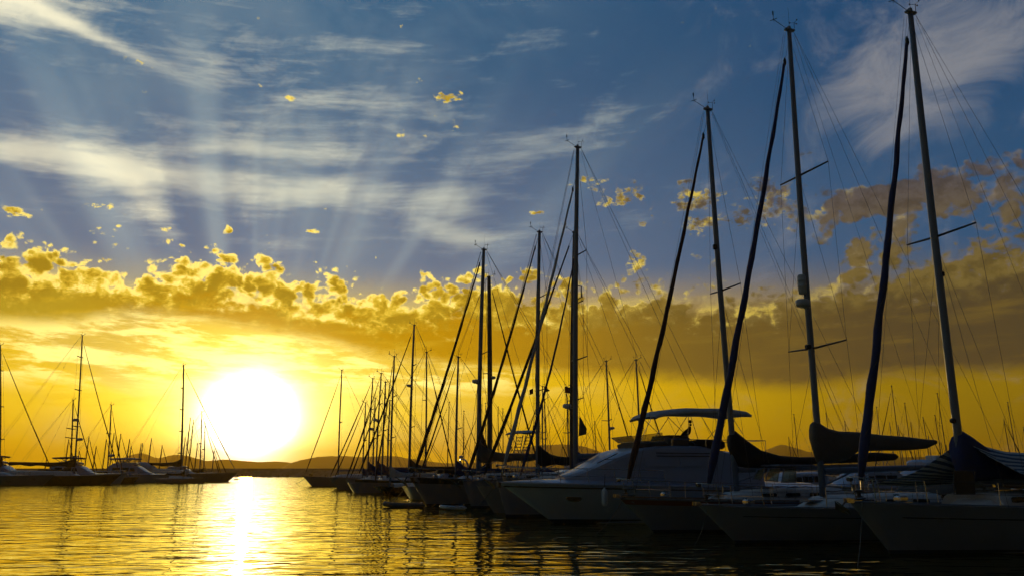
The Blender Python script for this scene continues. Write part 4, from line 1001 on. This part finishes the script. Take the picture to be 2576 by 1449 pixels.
# mooring lines from the bows down into the water
def mooring(a, b, label, r=.012):
    a, b = Vector(a), Vector(b); c = (a + b) / 2 + Vector((0, 0, -.18))
    root = empty('mooring_line', a, 0, label, 'rope', 'mooring lines running from the bows into the water')
    obj('line', tube([p - a for p in cpoly([a, c, b], 6)], max(r, a.length * .0003), 5), ROPE, root)
mooring(F11.world((-d11['over'] + .25, -.15, d11['Fb'])), G(2155, 1440, -.1), 'rope falling from the nearest bow straight into dark water')
mooring(F9.world((-d9['over'] + .2, -.1, d9['Fb'])), G(1488, 1352, -.1), 'rope running down left from the bow with the dark red stripe')
mooring(F10.world((-d10['over'] + .3, -.12, d10['Fb'])), G(1742, 1378, -.1), 'rope falling from the bow with the grey boom cover behind')
mooring(F7.world((-d7['over'] + .2, 0, d7['Fb'])), G(1172, 1300, -.1), 'rope running down left from the tall sloop beside the motor yacht bow')
mooring(F5.world((-d5['over'] + .2, -.1, d5['Fb'])), G(985, 1262, -.1), 'rope running down left from the black-banded ketch bow')
o1 = ALLBOATS[6]; mooring(o1[1].world((-1.0, 0, 1.5)), G(742, 1216, -.1), 'rope running down left from the outermost sloop of the right row', .02)

# ================================================================== the left-hand row of large yachts
GL = 'large yachts moored in the left row'
def left_sail(px_top, py_top, px_base, Y, hx, label, seed, right=True, **k):
    a = dict(furlc=BROWNC, fr=.075, boomc=BLACKC, lod=1, L=24, B=5.6, Fb=1.9, spreaders=(.27, .52, .80), splen=1.8, mw=.17, group=GL, stays=2, cover=.6)
    a.update(k)
    return sailboat(label, headx=hx, Y=Y, mast=(px_top, py_top), base=(px_base, 1180), theta=(182 if right else 2), seed=seed, **a)
left_sail(1, 868, 1, 158, 112, 'large sloop cut by the left edge with long forestay falling right', 51, L=26)
left_sail(207, 844, 188, 166, 278, 'large dark-hulled sloop with the tallest mast of the left row and scanners', 52, hull=mat('dark_hull', (.02, .012, .014), .3), L=27, B=6, spreaders=(.13, .34, .60, .84), radar=.25, boom=13)
left_sail(462, 918, 455, 226, 575, 'great sloop nearest the sun glow with five pairs of spreaders', 53, L=31, B=7, Fb=2.4, spreaders=(.18, .38, .58, .78), mw=.26, furlc=WHITEC, fr=.08, hood=WHITEC)
left_sail(184, 1006, 178, 178, 228, 'dark-masted sloop with dome and wide spreaders close left of the tallest left mast', 54, L=17, B=4.5, Fb=1.5, spreaders=(.15, .50, .62), splen=2.6, mastm=DARKALU, radar=.74)
left_sail(280, 1019, 271, 196, 302, 'sloop with slender mast between the dark hull and the low hills', 55, L=14, B=4, Fb=1.3, spreaders=(.6,), splen=1.2, radar=.3)
left_sail(508, 1036, 503, 240, 545, 'sloop with brown mast just left of the blinding sun', 56, L=16, B=4.4, Fb=1.5, spreaders=(.5,), splen=1.0)
left_sail(516, 1064, 513, 262, 562, 'sloop whose long forestay ends the left row beside the sun', 57, L=20, B=4.6, Fb=1.5, spreaders=(.5,), splen=1.0)
GT = 'small sloops crowded behind the left row'
for px, py, t in ((287, 1089, 'leaning thin mast right of the slender mast'), (304, 1091, 'twin-tipped mast above the orange hill slope'), (326, 1104, 'thick short mast in front of the hill slope'), (330, 1122, 'low mast just right of the thick short one'), (355, 1115, 'left mast of the close pair over the hill top'), (359, 1114, 'right mast of the close pair over the hill top'),
                  (381, 1102, 'thin mast right of the hill top'), (408, 1119, 'faint mast over the dip of the hills'), (224, 1098, 'thin mast right of the tallest left mast'), (242, 1122, 'low mast left of the slender mast'), (173, 1105, 'low mast left of the dark-masted sloop'), (268, 1105, 'low mast touching the slender mast'), (118, 1150, 'tiny aerial-like mast over the motor yacht'),
                  (479, 1051, 'leftmost of the bunch beside the great sloop'), (487, 1057, 'second of the bunch beside the great sloop'), (497, 1113, 'low mast in the bunch beside the great sloop'), (539, 1130, 'lowest mast at the edge of the sun glare'), (466, 1100, 'mast with a ball hidden against the great sloop'), (200, 1133, 'tiny mast under the tallest left mast')):
    tiny(px, py, GT, 'small sloop, its ' + t, rnd, right=True)
GM = 'motor yachts of the left row'
motor_boat('low white motor boat at the far left edge with dark side opening', (62, 1213), L=17, B=4.6, Fb=1.9, theta=182, Y=160, fly=False, bim=False, seed=3, group=GM)
motor_boat('white flybridge yacht with radar arch and dark awning at far left', (128, 1213), L=20, B=5.4, Fb=2.0, theta=182, Y=168, bim=True, arch=True, seed=4, group=GM)
motor_boat('white motor yacht bow showing past the dark-hulled sloop', (305, 1212), L=19, B=5, Fb=2.2, theta=182, Y=186, bim=True, seed=6, group=GM)
motor_boat('small dark motor boat between two white yachts of the left row', (338, 1212), L=9, B=3.2, Fb=1.5, theta=182, Y=200, fly=False, bim=False, seed=7, hullm=NAVY, group=GM)
motor_boat('white flybridge yacht with pale enclosed top before the orange hills', (448, 1210), L=21, B=5.4, Fb=2.1, theta=182, Y=206, bim=True, seed=5, group=GM, arch=False)
motor_boat('hazy motor yacht under the masts beside the sun', (540, 1208), L=18, B=5, Fb=2.0, theta=182, Y=250, bim=False, seed=9, group=GM)
rib('inflatable_dinghy', G(590, 1206), R(182), 5.0, 2.0, 'small open boat at the edge of the white sun glare', m=BROWNC)
pontoon((-190, 168, 0), (-112, 285, 0), 3, 'timber pontoon behind the left row of yachts')

# small flags flown from the rigging
def flag(px, py, Y, w_, h_, label, m, tri=False):
    a = P(px, py, Y); root = empty('flag', a, 0, label, 'flag', 'small flags in the rigging')
    v = []; n = 5
    for i in range(n + 1):
        t = i / n; k = (1 - t) if tri else 1
        for j in (0, 1): v.append((w_ * t, .06 * math.sin(t * 5), -h_ * (.5 + (j - .5) * k) - .10 * t))
    o = obj('cloth', (v, [(2 * i, 2 * i + 1, 2 * i + 3, 2 * i + 2) for i in range(n)]), m, root); o.modifiers.new('t', 'SOLIDIFY').thickness = .008
    obj('halyard', tube([(0, 0, 1.2), (0, 0, -h_ - 1.0)], .012, 4), ROPE, root)
flag(1369, 970, 50, .36, .40, 'small green pennant right of the sixth mast', mat('green_cloth', (.02, .09, .03), .8), True)
flag(1421, 972, 70, .60, .50, 'small dark red flag left of the tallest middle mast', REDC)
flag(1341, 976, 50, -.22, .32, 'small red pennant left of the sixth mast', REDC)
# ------------------------------------------------------------------ haze
def haze_box():
    m = bpy.data.materials.new('sea_air'); m.use_nodes = True; t = m.node_tree; t.nodes.clear()
    v = t.nodes.new('ShaderNodeVolumePrincipled'); o = t.nodes.new('ShaderNodeOutputMaterial')
    v.inputs['Density'].default_value = HAZE; v.inputs['Color'].default_value = (.95, .60, .03, 1); v.inputs['Anisotropy'].default_value = .5
    t.links.new(v.outputs[0], o.inputs['Volume'])
    x0, x1, y0, y1, z0, z1 = -3600, 3600, -120, 5600, -3.5, 150
    v = [(x, y, z) for x in (x0, x1) for y in (y0, y1) for z in (z0, z1)]
    ob = obj('haze', (v, [(0, 1, 3, 2), (4, 6, 7, 5), (0, 4, 5, 1), (2, 3, 7, 6), (0, 2, 6, 4), (1, 5, 7, 3)]), m)
    tag(ob, 'golden evening haze over the harbour and the hills', None, kind='stuff')
HAZE = .00022
haze_box()
